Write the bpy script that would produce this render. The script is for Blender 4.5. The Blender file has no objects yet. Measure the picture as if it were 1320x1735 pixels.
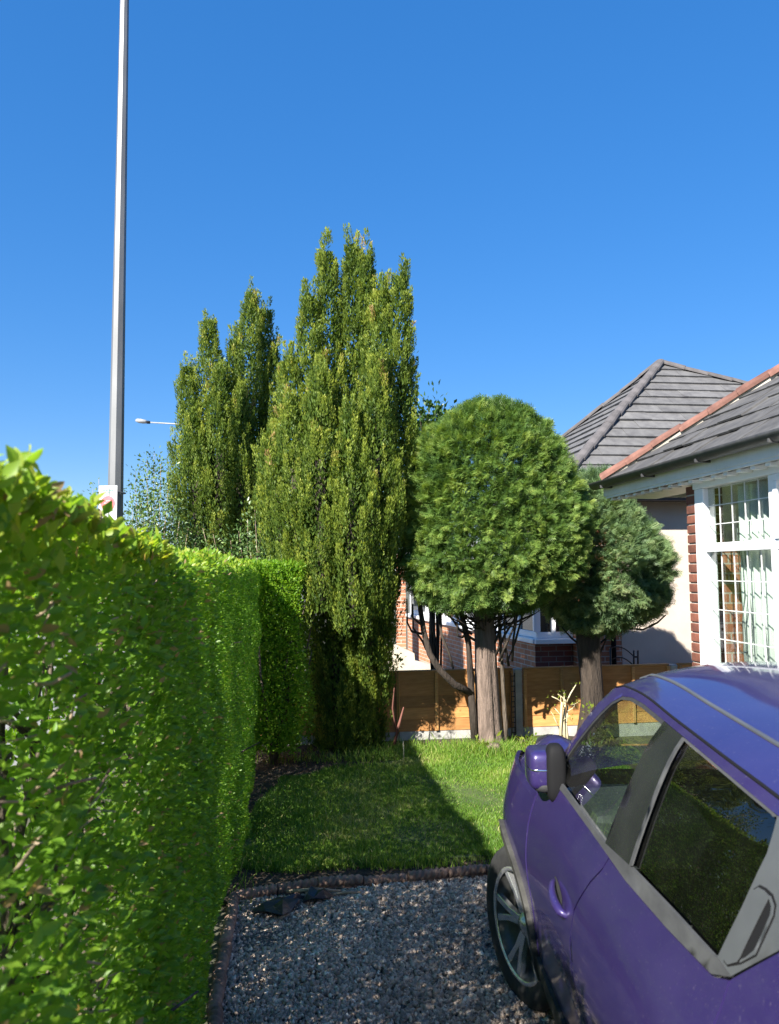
import bpy, bmesh, math, random
import numpy as np
from mathutils import Vector, Matrix, Quaternion
from mathutils.geometry import delaunay_2d_cdt

random.seed(7)
RNG = np.random.default_rng(11)
scene = bpy.context.scene
COL = scene.collection

# ------------------------------------------------------------------ camera, sky, sun, exposure
CAM_H = 1.92
cam_data = bpy.data.cameras.new('camera')
cam = bpy.data.objects.new('camera', cam_data)
COL.objects.link(cam)
scene.camera = cam
cam_data.sensor_fit = 'VERTICAL'
cam_data.sensor_height = 36.0
cam_data.lens = 1310 / 1735 * 36.0
cam_data.clip_start = 0.05
cam_data.clip_end = 2000
cam_data.dof.use_dof = True
cam_data.dof.focus_distance = 6.5
cam_data.dof.aperture_fstop = 5.6
tilt, roll = math.radians(4.28), math.radians(0.4)
F_ = Vector((0, math.cos(tilt), math.sin(tilt)))
U0 = Vector((0, -math.sin(tilt), math.cos(tilt)))
R0 = Vector((1, 0, 0))
R_ = math.cos(roll) * R0 - math.sin(roll) * U0
U_ = math.cos(roll) * U0 + math.sin(roll) * R0
cam.matrix_world = Matrix(((R_.x, U_.x, -F_.x, 0), (R_.y, U_.y, -F_.y, 0), (R_.z, U_.z, -F_.z, CAM_H), (0, 0, 0, 1)))

SUN_EL = math.radians(37)
SUN_AZ = math.radians(56)            # heading of the light over the ground, from +X towards +Y
travel = Vector((math.cos(SUN_AZ) * math.cos(SUN_EL), math.sin(SUN_AZ) * math.cos(SUN_EL), -math.sin(SUN_EL)))
world = bpy.data.worlds.new('World')
scene.world = world
world.use_nodes = True
wn = world.node_tree
bg = wn.nodes['Background']
sky = wn.nodes.new('ShaderNodeTexSky')
sky.sky_type = 'NISHITA'
sky.sun_disc = False
sky.sun_elevation = SUN_EL
sky.sun_rotation = math.atan2(-travel.x, -travel.y)
sky.altitude = 0
sky.air_density = 1.0
sky.dust_density = 0.0
sky.ozone_density = 10.0
hsv = wn.nodes.new('ShaderNodeHueSaturation')      # the phone's richer blue, the same all over the sky
hsv.inputs['Saturation'].default_value = 1.58
hsv.inputs['Hue'].default_value = 0.514
gam = wn.nodes.new('ShaderNodeGamma')               # the phone's flatter gradient, the same all over the sky
gam.inputs['Gamma'].default_value = 0.5
wn.links.new(sky.outputs[0], gam.inputs['Color'])
wn.links.new(gam.outputs[0], hsv.inputs['Color'])
wn.links.new(hsv.outputs[0], bg.inputs[0])
bg.inputs[1].default_value = 0.142
sun_data = bpy.data.lights.new('sun', 'SUN')
sun_data.energy = 5.0
sun_data.angle = math.radians(0.53)
sun_data.color = (1.0, 0.95, 0.86)
sun = bpy.data.objects.new('sun', sun_data)
sun.rotation_euler = travel.to_track_quat('-Z', 'Y').to_euler()
sun.location = (-10, -8, 14)
COL.objects.link(sun)
scene.view_settings.view_transform = 'Standard'
scene.view_settings.look = 'None'
scene.view_settings.exposure = 1.55
scene.view_settings.gamma = 1.0
scene.view_settings.use_curve_mapping = False
scene.cycles.max_bounces = 10
scene.cycles.diffuse_bounces = 8
scene.cycles.transparent_max_bounces = 12
scene.cycles.use_denoising = True
scene.cycles.denoising_prefilter = 'NONE'
scene.cycles.sample_clamp_indirect = 6.0

# ------------------------------------------------------------------ helpers
def tag(o, label=None, cat=None, group=None, kind=None):
    if label: o['label'] = label
    if cat: o['category'] = cat
    if group: o['group'] = group
    if kind: o['kind'] = kind
    return o

def empty(name, loc=(0, 0, 0), label=None, cat=None, group=None):
    o = bpy.data.objects.new(name, None)
    o.location = loc
    o.empty_display_size = 0.1
    COL.objects.link(o)
    return tag(o, label, cat, group)

def link(name, me, mat, parent=None):
    o = bpy.data.objects.new(name, me)
    COL.objects.link(o)
    if mat is not None and not me.materials:
        me.materials.append(mat)
    if parent is not None:
        o.parent = parent
        w = Vector((0, 0, 0))
        p = parent
        while p is not None:
            w += p.location
            p = p.parent
        o.location = -w           # geometry is written in world metres; parents are unrotated
    return o

def mk(name, V, F, mat, parent=None, smooth=False):
    me = bpy.data.meshes.new(name)
    me.from_pydata([tuple(v) for v in V], [], [tuple(f) for f in F])
    me.update()
    if smooth:
        me.polygons.foreach_set('use_smooth', [True] * len(me.polygons))
    return link(name, me, mat, parent)

def mk_np(name, V, T, mat, parent=None, tint=None, smooth=False):
    me = bpy.data.meshes.new(name)
    V = np.ascontiguousarray(V, dtype=np.float32)
    T = np.ascontiguousarray(T, dtype=np.int32)
    k = T.shape[1]
    me.vertices.add(len(V)); me.vertices.foreach_set('co', V.ravel())
    me.loops.add(T.size); me.loops.foreach_set('vertex_index', T.ravel())
    me.polygons.add(len(T)); me.polygons.foreach_set('loop_start', np.arange(0, T.size, k, dtype=np.int32))
    if smooth:
        me.polygons.foreach_set('use_smooth', np.ones(len(T), dtype=bool))
    me.update(calc_edges=True)
    if tint is not None:
        a = me.attributes.new('tint', 'FLOAT', 'POINT')
        a.data.foreach_set('value', np.ascontiguousarray(tint, dtype=np.float32))
    me.validate()
    return link(name, me, mat, parent)

def boxVF(c, s, rot=0.0):
    """box: centre, full size, rotation about z"""
    V = []
    ca, sa = math.cos(rot), math.sin(rot)
    for dx in (-.5, .5):
        for dy in (-.5, .5):
            for dz in (-.5, .5):
                x, y, z = dx * s[0], dy * s[1], dz * s[2]
                V.append((c[0] + x * ca - y * sa, c[1] + x * sa + y * ca, c[2] + z))
    F = [(0, 1, 3, 2), (4, 6, 7, 5), (0, 4, 5, 1), (2, 3, 7, 6), (0, 2, 6, 4), (1, 5, 7, 3)]
    return V, F

def bevelled(name, V, F, mat, parent=None, w=0.006, seg=2):
    me = bpy.data.meshes.new(name)
    bm = bmesh.new()
    vs = [bm.verts.new(v) for v in V]
    for f in F:
        bm.faces.new([vs[i] for i in f])
    bmesh.ops.recalc_face_normals(bm, faces=bm.faces)
    bmesh.ops.bevel(bm, geom=list(bm.edges), offset=w, segments=seg, affect='EDGES', profile=0.6)
    bm.to_mesh(me); bm.free()
    return link(name, me, mat, parent)

def box(name, c, s, mat, parent=None, rot=0.0, w=0.006):
    V, F = boxVF(c, s, rot)
    return bevelled(name, V, F, mat, parent, w) if w else mk(name, V, F, mat, parent)

def prism(name, poly, dirv, mat, parent=None, w=0.0):
    """closed 3-D polygon extruded along dirv"""
    n = len(poly)
    d = Vector(dirv)
    V = [Vector(p) for p in poly] + [Vector(p) + d for p in poly]
    F = [tuple(range(n - 1, -1, -1)), tuple(range(n, 2 * n))]
    for i in range(n):
        j = (i + 1) % n
        F.append((i, j, n + j, n + i))
    return bevelled(name, V, F, mat, parent, w) if w else mk(name, V, F, mat, parent)

def tubeVF(pts, radii, seg=8, cap=True):
    pts = [Vector(p) for p in pts]
    n = len(pts)
    if not hasattr(radii, '__len__'):
        radii = [radii] * n
    V, F = [], []
    ref = Vector((0.13, 0.31, 0.94))
    for i, p in enumerate(pts):
        t = (pts[min(i + 1, n - 1)] - pts[max(i - 1, 0)]).normalized()
        r = ref if abs(t.dot(ref)) < .95 else Vector((1, 0, 0))
        a = t.cross(r).normalized(); b = t.cross(a).normalized()
        for k in range(seg):
            an = 2 * math.pi * k / seg
            V.append(p + radii[i] * (math.cos(an) * a + math.sin(an) * b))
    for i in range(n - 1):
        for k in range(seg):
            k2 = (k + 1) % seg
            F.append((i * seg + k, i * seg + k2, (i + 1) * seg + k2, (i + 1) * seg + k))
    if cap:
        F.append(tuple(range(seg - 1, -1, -1)))
        F.append(tuple((n - 1) * seg + k for k in range(seg)))
    return V, F

def tube(name, pts, radii, mat, parent=None, seg=8, smooth=True):
    V, F = tubeVF(pts, radii, seg)
    return mk(name, V, F, mat, parent, smooth)

def join(parts):
    V, F = [], []
    for v, f in parts:
        o = len(V)
        V += list(v)
        F += [tuple(i + o for i in q) for q in f]
    return V, F

def vnoise(P, seed=0, octaves=3, scale=1.0):
    """cheap smooth value noise from random sines, about -1..1"""
    r = np.random.default_rng(seed)
    P = np.atleast_2d(P)
    out = np.zeros(len(P)); amp = 1.0; tot = 0
    for o in range(octaves):
        for k in range(5):
            w = r.normal(size=P.shape[1]); w /= np.linalg.norm(w)
            out += amp * np.sin((P @ w) * scale * 2 ** o * (3 + 2 * r.random()) + r.random() * 6.28)
        tot += amp * 1.9
        amp *= .55
    return out / tot

# ------------------------------------------------------------------ materials
def new_mat(name):
    m = bpy.data.materials.new(name)
    m.use_nodes = True
    nt = m.node_tree
    return m, nt, nt.nodes['Principled BSDF']

def N(nt, t, **kw):
    n = nt.nodes.new(t)
    for k, v in kw.items():
        setattr(n, k, v)
    return n

def ramp(nt, stops):
    r = N(nt, 'ShaderNodeValToRGB')
    el = r.color_ramp.elements
    while len(el) < len(stops):
        el.new(.5)
    for e, (p, c) in zip(el, stops):
        e.position = p
        e.color = (c[0], c[1], c[2], 1)
    return r

def surf(name, c1, c2=None, scale=8.0, rough=.7, bump=.2, bscale=None, metallic=0.0, spec=.5, stretch=(1, 1, 1), per_object=0.0, coat=0.0, detail=6, dist=.01, lo=.3, hi=.7):
    m, nt, b = new_mat(name)
    tc = N(nt, 'ShaderNodeTexCoord'); mp = N(nt, 'ShaderNodeMapping')
    mp.inputs['Scale'].default_value = stretch
    nt.links.new(tc.outputs['Object'], mp.inputs[0])
    no = N(nt, 'ShaderNodeTexNoise'); no.inputs['Scale'].default_value = scale; no.inputs['Detail'].default_value = detail
    no.inputs['Roughness'].default_value = .62
    nt.links.new(mp.outputs[0], no.inputs['Vector'])
    col = None
    if c2 is not None:
        r = ramp(nt, [(lo, c1), (hi, c2)])
        nt.links.new(no.outputs['Fac'], r.inputs[0])
        col = r.outputs[0]
    else:
        b.inputs['Base Color'].default_value = (*c1, 1)
    if per_object:
        oi = N(nt, 'ShaderNodeObjectInfo'); hs = N(nt, 'ShaderNodeHueSaturation')
        mr = N(nt, 'ShaderNodeMapRange'); mr.inputs[3].default_value = 1 - per_object; mr.inputs[4].default_value = 1 + per_object
        nt.links.new(oi.outputs['Random'], mr.inputs[0]); nt.links.new(mr.outputs[0], hs.inputs['Value'])
        if col is not None: nt.links.new(col, hs.inputs['Color'])
        else: hs.inputs['Color'].default_value = (*c1, 1)
        col = hs.outputs[0]
    if col is not None:
        nt.links.new(col, b.inputs['Base Color'])
    if bump:
        bp = N(nt, 'ShaderNodeBump'); bp.inputs['Strength'].default_value = bump; bp.inputs['Distance'].default_value = dist
        if bscale:
            n2 = N(nt, 'ShaderNodeTexNoise'); n2.inputs['Scale'].default_value = bscale; n2.inputs['Detail'].default_value = 5
            nt.links.new(mp.outputs[0], n2.inputs['Vector']); nt.links.new(n2.outputs['Fac'], bp.inputs['Height'])
        else:
            nt.links.new(no.outputs['Fac'], bp.inputs['Height'])
        nt.links.new(bp.outputs[0], b.inputs['Normal'])
    b.inputs['Roughness'].default_value = rough
    b.inputs['Metallic'].default_value = metallic
    b.inputs['Specular IOR Level'].default_value = spec
    if coat:
        b.inputs['Coat Weight'].default_value = coat
        b.inputs['Coat Roughness'].default_value = .06
    return m

def leafmat(name, stops, trans=.35, rough=.45, spec=.4, noise=0.0, tcol=(1.25, 1.2, .55)):
    """foliage: colour by the per-leaf tint, thin-leaf light passing through"""
    m, nt, b = new_mat(name)
    at = N(nt, 'ShaderNodeAttribute'); at.attribute_name = 'tint'
    fac = at.outputs['Fac']
    if noise:
        tc = N(nt, 'ShaderNodeTexCoord'); no = N(nt, 'ShaderNodeTexNoise'); no.inputs['Scale'].default_value = 2.2; no.inputs['Detail'].default_value = 4
        nt.links.new(tc.outputs['Object'], no.inputs['Vector'])
        ma = N(nt, 'ShaderNodeMath', operation='MULTIPLY_ADD')
        ma.inputs[1].default_value = noise; 
        sb = N(nt, 'ShaderNodeMath', operation='SUBTRACT'); sb.inputs[1].default_value = .5
        nt.links.new(no.outputs['Fac'], sb.inputs[0]); nt.links.new(sb.outputs[0], ma.inputs[0]); nt.links.new(fac, ma.inputs[2])
        fac = ma.outputs[0]
    r = ramp(nt, stops)
    nt.links.new(fac, r.inputs[0])
    nt.links.new(r.outputs[0], b.inputs['Base Color'])
    b.inputs['Roughness'].default_value = rough
    b.inputs['Specular IOR Level'].default_value = spec
    tr = N(nt, 'ShaderNodeBsdfTranslucent')
    mx = N(nt, 'ShaderNodeMix', data_type='RGBA', blend_type='MULTIPLY'); mx.inputs[0].default_value = 1
    nt.links.new(r.outputs[0], mx.inputs[6]); mx.inputs[7].default_value = (*tcol, 1)
    nt.links.new(mx.outputs[2], tr.inputs['Color'])
    ms = N(nt, 'ShaderNodeMixShader'); ms.inputs[0].default_value = trans
    nt.links.new(b.outputs[0], ms.inputs[1]); nt.links.new(tr.outputs[0], ms.inputs[2])
    nt.links.new(ms.outputs[0], nt.nodes['Material Output'].inputs[0])
    return m

def glassmat(name, tint, refl=1.0, ior=1.5, rough=0.0, dirt=0.0):
    """thin pane: tinted see-through plus a fresnel mirror"""
    m, nt, b = new_mat(name)
    nt.nodes.remove(b)
    tr = N(nt, 'ShaderNodeBsdfTransparent'); tr.inputs[0].default_value = (*tint, 1)
    gl = N(nt, 'ShaderNodeBsdfGlossy'); gl.inputs['Roughness'].default_value = rough
    fr = N(nt, 'ShaderNodeFresnel')
    ge = N(nt, 'ShaderNodeNewGeometry'); mi = N(nt, 'ShaderNodeMapRange')   # a thin pane reflects alike from both sides
    mi.inputs[3].default_value = ior; mi.inputs[4].default_value = 1 / ior
    nt.links.new(ge.outputs['Backfacing'], mi.inputs[0]); nt.links.new(mi.outputs[0], fr.inputs[0])
    mu = N(nt, 'ShaderNodeMath', operation='MULTIPLY'); mu.inputs[1].default_value = refl; mu.use_clamp = True
    nt.links.new(fr.outputs[0], mu.inputs[0])
    ms = N(nt, 'ShaderNodeMixShader')
    nt.links.new(mu.outputs[0], ms.inputs[0]); nt.links.new(tr.outputs[0], ms.inputs[1]); nt.links.new(gl.outputs[0], ms.inputs[2])
    out = ms.outputs[0]
    if dirt:
        df = N(nt, 'ShaderNodeBsdfDiffuse'); df.inputs[0].default_value = (.35, .34, .30, 1)
        tc = N(nt, 'ShaderNodeTexCoord'); no = N(nt, 'ShaderNodeTexNoise'); no.inputs['Scale'].default_value = 9; no.inputs['Detail'].default_value = 8
        nt.links.new(tc.outputs['Object'], no.inputs['Vector'])
        mr = N(nt, 'ShaderNodeMapRange'); mr.inputs[1].default_value = .35; mr.inputs[2].default_value = .8; mr.inputs[3].default_value = dirt * .3; mr.inputs[4].default_value = dirt
        nt.links.new(no.outputs['Fac'], mr.inputs[0])
        m2 = N(nt, 'ShaderNodeMixShader')
        nt.links.new(mr.outputs[0], m2.inputs[0]); nt.links.new(out, m2.inputs[1]); nt.links.new(df.outputs[0], m2.inputs[2])
        out = m2.outputs[0]
    nt.links.new(out, nt.nodes['Material Output'].inputs[0])
    return m

def brickmat(name, c1, c2, mortar, axis='XZ', w=.225, h=.075):
    m, nt, b = new_mat(name)
    tc = N(nt, 'ShaderNodeTexCoord'); sp = N(nt, 'ShaderNodeSeparateXYZ'); cb = N(nt, 'ShaderNodeCombineXYZ')
    nt.links.new(tc.outputs['Object'], sp.inputs[0])
    if axis == 'XZ': nt.links.new(sp.outputs['X'], cb.inputs[0])
    else: nt.links.new(sp.outputs['Y'], cb.inputs[0])
    nt.links.new(sp.outputs['Z'], cb.inputs[1])
    br = N(nt, 'ShaderNodeTexBrick')
    br.inputs['Color1'].default_value = (*c1, 1); br.inputs['Color2'].default_value = (*c2, 1); br.inputs['Mortar'].default_value = (*mortar, 1)
    br.inputs['Scale'].default_value = 1; br.inputs['Mortar Size'].default_value = .007
    br.inputs['Brick Width'].default_value = w; br.inputs['Row Height'].default_value = h
    nt.links.new(cb.outputs[0], br.inputs['Vector'])
    no = N(nt, 'ShaderNodeTexNoise'); no.inputs['Scale'].default_value = 6; no.inputs['Detail'].default_value = 7
    nt.links.new(tc.outputs['Object'], no.inputs['Vector'])
    mx = N(nt, 'ShaderNodeMix', data_type='RGBA', blend_type='OVERLAY'); mx.inputs[0].default_value = .35
    nt.links.new(br.outputs['Color'], mx.inputs[6]); nt.links.new(no.outputs['Fac'], mx.inputs[7])
    nt.links.new(mx.outputs[2], b.inputs['Base Color'])
    bp = N(nt, 'ShaderNodeBump'); bp.invert = True; bp.inputs['Strength'].default_value = .6; bp.inputs['Distance'].default_value = .008
    nt.links.new(br.outputs['Fac'], bp.inputs['Height']); nt.links.new(bp.outputs[0], b.inputs['Normal'])
    b.inputs['Roughness'].default_value = .85
    return m

M = {}
M['soil'] = surf('soil', (.018, .012, .008), (.06, .042, .028), 14, .95, .9, 40, dist=.03)
M['earth'] = surf('earth', (.05, .055, .03), (.10, .09, .06), .6, .95, .3)
M['asphalt'] = surf('asphalt', (.035, .035, .037), (.07, .07, .07), 9, .9, .3, 200)
M['paving'] = surf('paving', (.20, .195, .185), (.30, .29, .27), 5, .85, .3, 120)
M['turf'] = surf('turf', (.035, .06, .015), (.09, .12, .03), 9, .95, .6, 60, dist=.02)
M['gravelbed'] = surf('gravelbed', (.03, .028, .03), (.14, .13, .125), 60, .9, .9, 90, dist=.02)
M['hedgecore'] = surf('hedgecore', (.02, .014, .008), (.07, .05, .03), 12, .95, .8, 30, dist=.05)
M['bark'] = surf('bark', (.045, .034, .024), (.17, .135, .10), 9, .92, 1.0, 22, stretch=(3, 3, .5), dist=.02)
M['barkpale'] = surf('barkpale', (.07, .05, .04), (.25, .185, .15), 6, .9, 1.0, 24, stretch=(3.5, 3.5, .45), dist=.02)
M['barkdark'] = surf('barkdark', (.018, .013, .010), (.065, .048, .036), 8, .93, 1.0, 22, stretch=(3, 3, .5), dist=.02)
M['twig'] = surf('twig', (.16, .115, .075), (.40, .31, .21), 12, .85, .4)
M['deadwood'] = surf('deadwood', (.42, .34, .20), (.62, .54, .36), 16, .85, .4)
M['redwood'] = surf('redwood', (.10, .035, .025), (.18, .07, .05), 12, .85, .3)
def wood(name, c1, c2):
    return surf(name, c1, c2, 5, .78, .35, 14, stretch=(1.0, 1.0, 9.0), per_object=.26, dist=.004)
M['fencewood'] = wood('fencewood', (.36, .155, .045), (.54, .265, .09))
M['fencebatten'] = wood('fencebatten', (.38, .18, .06), (.56, .30, .11))
M['concrete'] = surf('concrete', (.30, .29, .27), (.46, .45, .42), 7, .9, .5, 70, dist=.005)
M['rope'] = surf('rope', (.14, .085, .06), (.30, .20, .15), 22, .85, .5, 60, per_object=.18, dist=.004)
M['render'] = surf('render', (.44, .37, .305), (.53, .455, .385), 1.6, .92, .35, 160, dist=.003)
M['creamwall'] = surf('creamwall', (.38, .33, .25), (.50, .45, .36), 4, .9, .3, 120, dist=.003)
M['upvc'] = surf('upvc', (.80, .81, .82), None, 8, .32, 0)
M['fascia'] = surf('fascia', (.60, .62, .60), (.74, .75, .74), 5, .45, .1)
M['gutter'] = surf('gutter', (.035, .035, .037), (.07, .07, .07), 14, .5, .2)
M['darkfascia'] = surf('darkfascia', (.045, .04, .045), (.07, .06, .06), 6, .6, .1)
M['tile'] = surf('tile', (.070, .068, .070), (.135, .132, .13), 6, .85, .4, 60, per_object=.14, dist=.004)
M['tileold'] = surf('tileold', (.04, .039, .04), (.095, .092, .09), 9, .9, .5, 50, per_object=.18, dist=.005)
M['hiptile'] = surf('hiptile', (.06, .055, .055), (.11, .10, .10), 8, .85, .4, per_object=.12)
M['redtile'] = surf('redtile', (.10, .045, .034), (.21, .10, .075), 9, .9, .5, 40, per_object=.2, dist=.005)
M['mortar'] = surf('mortar', (.40, .36, .30), (.55, .5, .43), 20, .95, .6)
M['brick'] = surf('brick', (.095, .032, .021), (.20, .07, .042), 12, .9, .6, 60, per_object=.25, dist=.004)
M['brickx'] = brickmat('brickx', (.42, .17, .085), (.32, .115, .06), (.42, .37, .31), 'XZ')
M['bricky'] = brickmat('bricky', (.48, .20, .10), (.38, .145, .075), (.45, .40, .34), 'YZ')
M['brickdark'] = brickmat('brickdark', (.20, .06, .045), (.14, .045, .035), (.20, .17, .15), 'XZ')
M['galv'] = surf('galv', (.13, .133, .137), (.19, .193, .197), 4, .5, .05, metallic=.3, stretch=(1, 1, .3))
M['lampgrey'] = surf('lampgrey', (.24, .245, .25), (.32, .32, .32), 8, .5, 0)
M['black'] = surf('black', (.010, .010, .011), None, 8, .7, 0, spec=.12)
M['iron'] = surf('iron', (.015, .015, .016), (.03, .028, .026), 20, .55, .2)
M['signwhite'] = surf('signwhite', (.55, .55, .55), None, 8, .5, 0)
M['signred'] = surf('signred', (.62, .10, .12), (.68, .16, .17), 30, .5, 0)
M['signtext'] = surf('signtext', (.12, .25, .22), None, 8, .5, 0)
M['signpink'] = surf('signpink', (.75, .40, .40), None, 8, .5, 0)
M['plastic'] = surf('plastic', (.010, .012, .018), (.022, .025, .034), 9, .42, .5, 25, dist=.01)
M['curtain'] = surf('curtain', (.68, .70, .66), (.78, .79, .75), 10, .9, .2)
M['curtaintwig'] = surf('curtaintwig', (.22, .25, .24), None, 10, .9, 0)
M['roomwall'] = surf('roomwall', (.50, .49, .45), (.58, .57, .53), 3, .9, 0)
M['lead'] = surf('lead', (.55, .56, .55), (.68, .68, .66), 20, .6, .1)
M['pane'] = glassmat('pane', (.86, .90, .88), 1.6)
M['pane_far'] = glassmat('pane_far', (.25, .28, .28), 2.0)
# ---- car
def paintmat():
    m, nt, b = new_mat('purple_paint')
    tc = N(nt, 'ShaderNodeTexCoord')
    no = N(nt, 'ShaderNodeTexNoise'); no.inputs['Scale'].default_value = 3.2; no.inputs['Detail'].default_value = 9; no.inputs['Roughness'].default_value = .7
    nt.links.new(tc.outputs['Object'], no.inputs['Vector'])
    r = ramp(nt, [(.35, (.024, .014, .088)), (.75, (.036, .023, .108))])
    nt.links.new(no.outputs['Fac'], r.inputs[0])
    # dust: fine pale specks
    vo = N(nt, 'ShaderNodeTexNoise'); vo.inputs['Scale'].default_value = 120; vo.inputs['Detail'].default_value = 3
    nt.links.new(tc.outputs['Object'], vo.inputs['Vector'])
    mr = N(nt, 'ShaderNodeMapRange'); mr.inputs[1].default_value = .64; mr.inputs[2].default_value = .8; mr.inputs[4].default_value = .3
    nt.links.new(vo.outputs['Fac'], mr.inputs[0])
    mx = N(nt, 'ShaderNodeMix', data_type='RGBA'); mx.inputs[7].default_value = (.30, .27, .30, 1)
    nt.links.new(mr.outputs[0], mx.inputs[0]); nt.links.new(r.outputs[0], mx.inputs[6])
    nt.links.new(mx.outputs[2], b.inputs['Base Color'])
    b.inputs['Metallic'].default_value = .25
    b.inputs['Roughness'].default_value = .42
    b.inputs['Coat Weight'].default_value = .9
    mr2 = N(nt, 'ShaderNodeMapRange'); mr2.inputs[3].default_value = .03; mr2.inputs[4].default_value = .10
    nt.links.new(no.outputs['Fac'], mr2.inputs[0]); nt.links.new(mr2.outputs[0], b.inputs['Coat Roughness'])
    return m
M['paint'] = paintmat()
M['trim'] = surf('trim', (.034, .035, .038), (.070, .072, .073), 12, .7, .15, 90, stretch=(1, .4, 1), dist=.002, spec=.2)
M['cpillar'] = surf('cpillar', (.052, .056, .061), (.078, .083, .088), 5, .45, .05)
M['clad'] = surf('clad', (.02, .02, .019), (.065, .064, .058), 8, .7, .25, 80, spec=.2)
M['glossblack'] = surf('glossblack', (.010, .011, .012), (.022, .023, .024), 4, .25, 0, spec=.3)
M['rubber'] = surf('rubber', (.012, .012, .013), (.025, .025, .025), 30, .75, .15)
M['alloy'] = surf('alloy', (.60, .62, .64), (.75, .76, .77), 12, .2, .05, metallic=.85)
M['alloydark'] = surf('alloydark', (.03, .032, .034), (.09, .088, .08), 12, .45, .05, metallic=.3)
M['chrome'] = surf('chrome', (.72, .73, .74), None, 8, .15, 0, metallic=1.0)
M['carglass'] = glassmat('carglass', (.58, .66, .62), 1.9, dirt=.02)
M['privacy'] = glassmat('privacy', (.04, .042, .045), 1.15, dirt=.012)
M['screenglass'] = glassmat('screenglass', (.74, .82, .76), 1.0)
M['seat'] = surf('seat', (.016, .016, .018), (.03, .03, .032), 60, .9, .3)
M['dash'] = surf('dash', (.05, .055, .06), (.075, .08, .085), 40, .6, .2)
M['lens'] = surf('lens', (.55, .55, .53), None, 8, .12, 0, coat=1)
M['redlens'] = surf('redlens', (.35, .01, .01), None, 8, .12, 0, coat=1)
# ---- foliage
M['privet'] = leafmat('privet', [(0, (.095, .20, .020)), (.45, (.175, .345, .030)), (.8, (.28, .43, .040)), (.93, (.39, .46, .06)), (1.0, (.36, .25, .13))], .58, .42, .5)
M['shrubleaf'] = leafmat('shrubleaf', [(0, (.022, .06, .012)), (.6, (.05, .11, .02)), (1, (.12, .18, .035))], .35, .4, .5)
M['holly'] = leafmat('holly', [(0, (.045, .10, .03)), (.6, (.11, .19, .055)), (1, (.22, .30, .09))], .3, .35, .5)
M['yew'] = leafmat('yew', [(0, (.045, .09, .016)), (.35, (.115, .178, .026)), (.7, (.238, .298, .042)), (.92, (.36, .405, .06)), (1, (.36, .25, .10))], .4, .55, .3, noise=.3)
M['cypress'] = leafmat('cypress', [(0, (.045, .10, .026)), (.4, (.108, .195, .042)), (.75, (.195, .295, .062)), (1, (.30, .38, .085))], .4, .5, .35, noise=.25)
M['cypress2'] = leafmat('cypress2', [(0, (.06, .115, .055)), (.4, (.125, .205, .09)), (.75, (.20, .29, .12)), (1, (.28, .33, .15))], .38, .5, .35, noise=.3)
M['grass'] = leafmat('grass', [(0, (.07, .15, .018)), (.5, (.135, .255, .030)), (.85, (.22, .325, .042)), (1, (.44, .41, .18))], .35, .5, .3, noise=.35)
M['weed'] = leafmat('weed', [(0, (.10, .16, .02)), (1, (.28, .33, .04))], .4, .45, .3)
M['litter'] = leafmat('litter', [(0, (.05, .028, .016)), (.6, (.16, .095, .05)), (1, (.34, .25, .15))], .1, .8, .2)
M['stone'] = leafmat('stone', [(0, (.07, .053, .042)), (.3, (.215, .170, .135)), (.65, (.43, .345, .275)), (.88, (.60, .49, .385)), (1, (.80, .72, .60))], 0.0, .75, .3)

# ------------------------------------------------------------------ foliage engine
def norm(a):
    return a / np.maximum(np.linalg.norm(a, axis=-1, keepdims=True), 1e-9)

LEAF4_V = np.array([(0, 0, 0), (-.5, .45, .16), (.5, .45, .16), (0, 1, -.05), (0, .5, 0)], float)
LEAF4_T = np.array([(0, 4, 1), (1, 4, 3), (0, 2, 4), (4, 2, 3)])
def round_leaf():
    ow = [(0.0, 0.0), (.30, .16), (.46, .36), (.42, .60), (.24, .83), (0.0, 1.0)]
    V = [(0, 0, 0)] + [(-x, y, .16 * x * 2) for x, y in ow[1:5]] + [(x, y, .16 * x * 2) for x, y in ow[1:5]] + [(0, 1, -.10), (0, .3, 0), (0, .7, -.02)]
    L = [1, 2, 3, 4]; R = [5, 6, 7, 8]; tip, m1, m2 = 9, 10, 11
    T = [(0, 10, 1), (1, 10, 2), (2, 10, 11), (2, 11, 3), (3, 11, 4), (4, 11, 9), (0, 5, 10), (5, 6, 10), (6, 11, 10), (6, 7, 11), (7, 8, 11), (8, 9, 11)]
    return np.array(V, float), np.array(T)
LEAFR_V, LEAFR_T = round_leaf()
LEAF2_V = np.array([(0, 0, 0), (-.5, .5, .14), (.5, .5, .14), (0, 1, 0)], float)
LEAF2_T = np.array([(0, 3, 1), (0, 2, 3)])

def scatter(tv, tt, pos, ydir, zdir, length, width, tint, tgrad=None):
    """copies of a leaf template: y runs along the leaf, z is its upper side"""
    n = len(pos)
    y = norm(ydir); x = norm(np.cross(y, zdir)); z = np.cross(x, y)
    length = np.broadcast_to(length, (n,)); width = np.broadcast_to(width, (n,))
    V = (pos[:, None, :] + tv[None, :, 0, None] * (x * width[:, None])[:, None, :]
         + tv[None, :, 1, None] * (y * length[:, None])[:, None, :]
         + tv[None, :, 2, None] * (z * width[:, None])[:, None, :])
    T = tt[None] + (np.arange(n) * len(tv))[:, None, None]
    A = np.repeat(np.broadcast_to(tint, (n,)), len(tv))
    if tgrad is not None:
        A = np.clip(A + np.tile(tgrad, n), 0, 1)
    return V.reshape(-1, 3), T.reshape(-1, 3), A

def merge(parts):
    V, T, A = [], [], []
    o = 0
    for v, t, a in parts:
        V.append(v); T.append(t + o); A.append(a); o += len(v)
    return np.concatenate(V), np.concatenate(T), np.concatenate(A)

def rdir(n, r=RNG):
    return norm(r.normal(size=(n, 3)))

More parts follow.
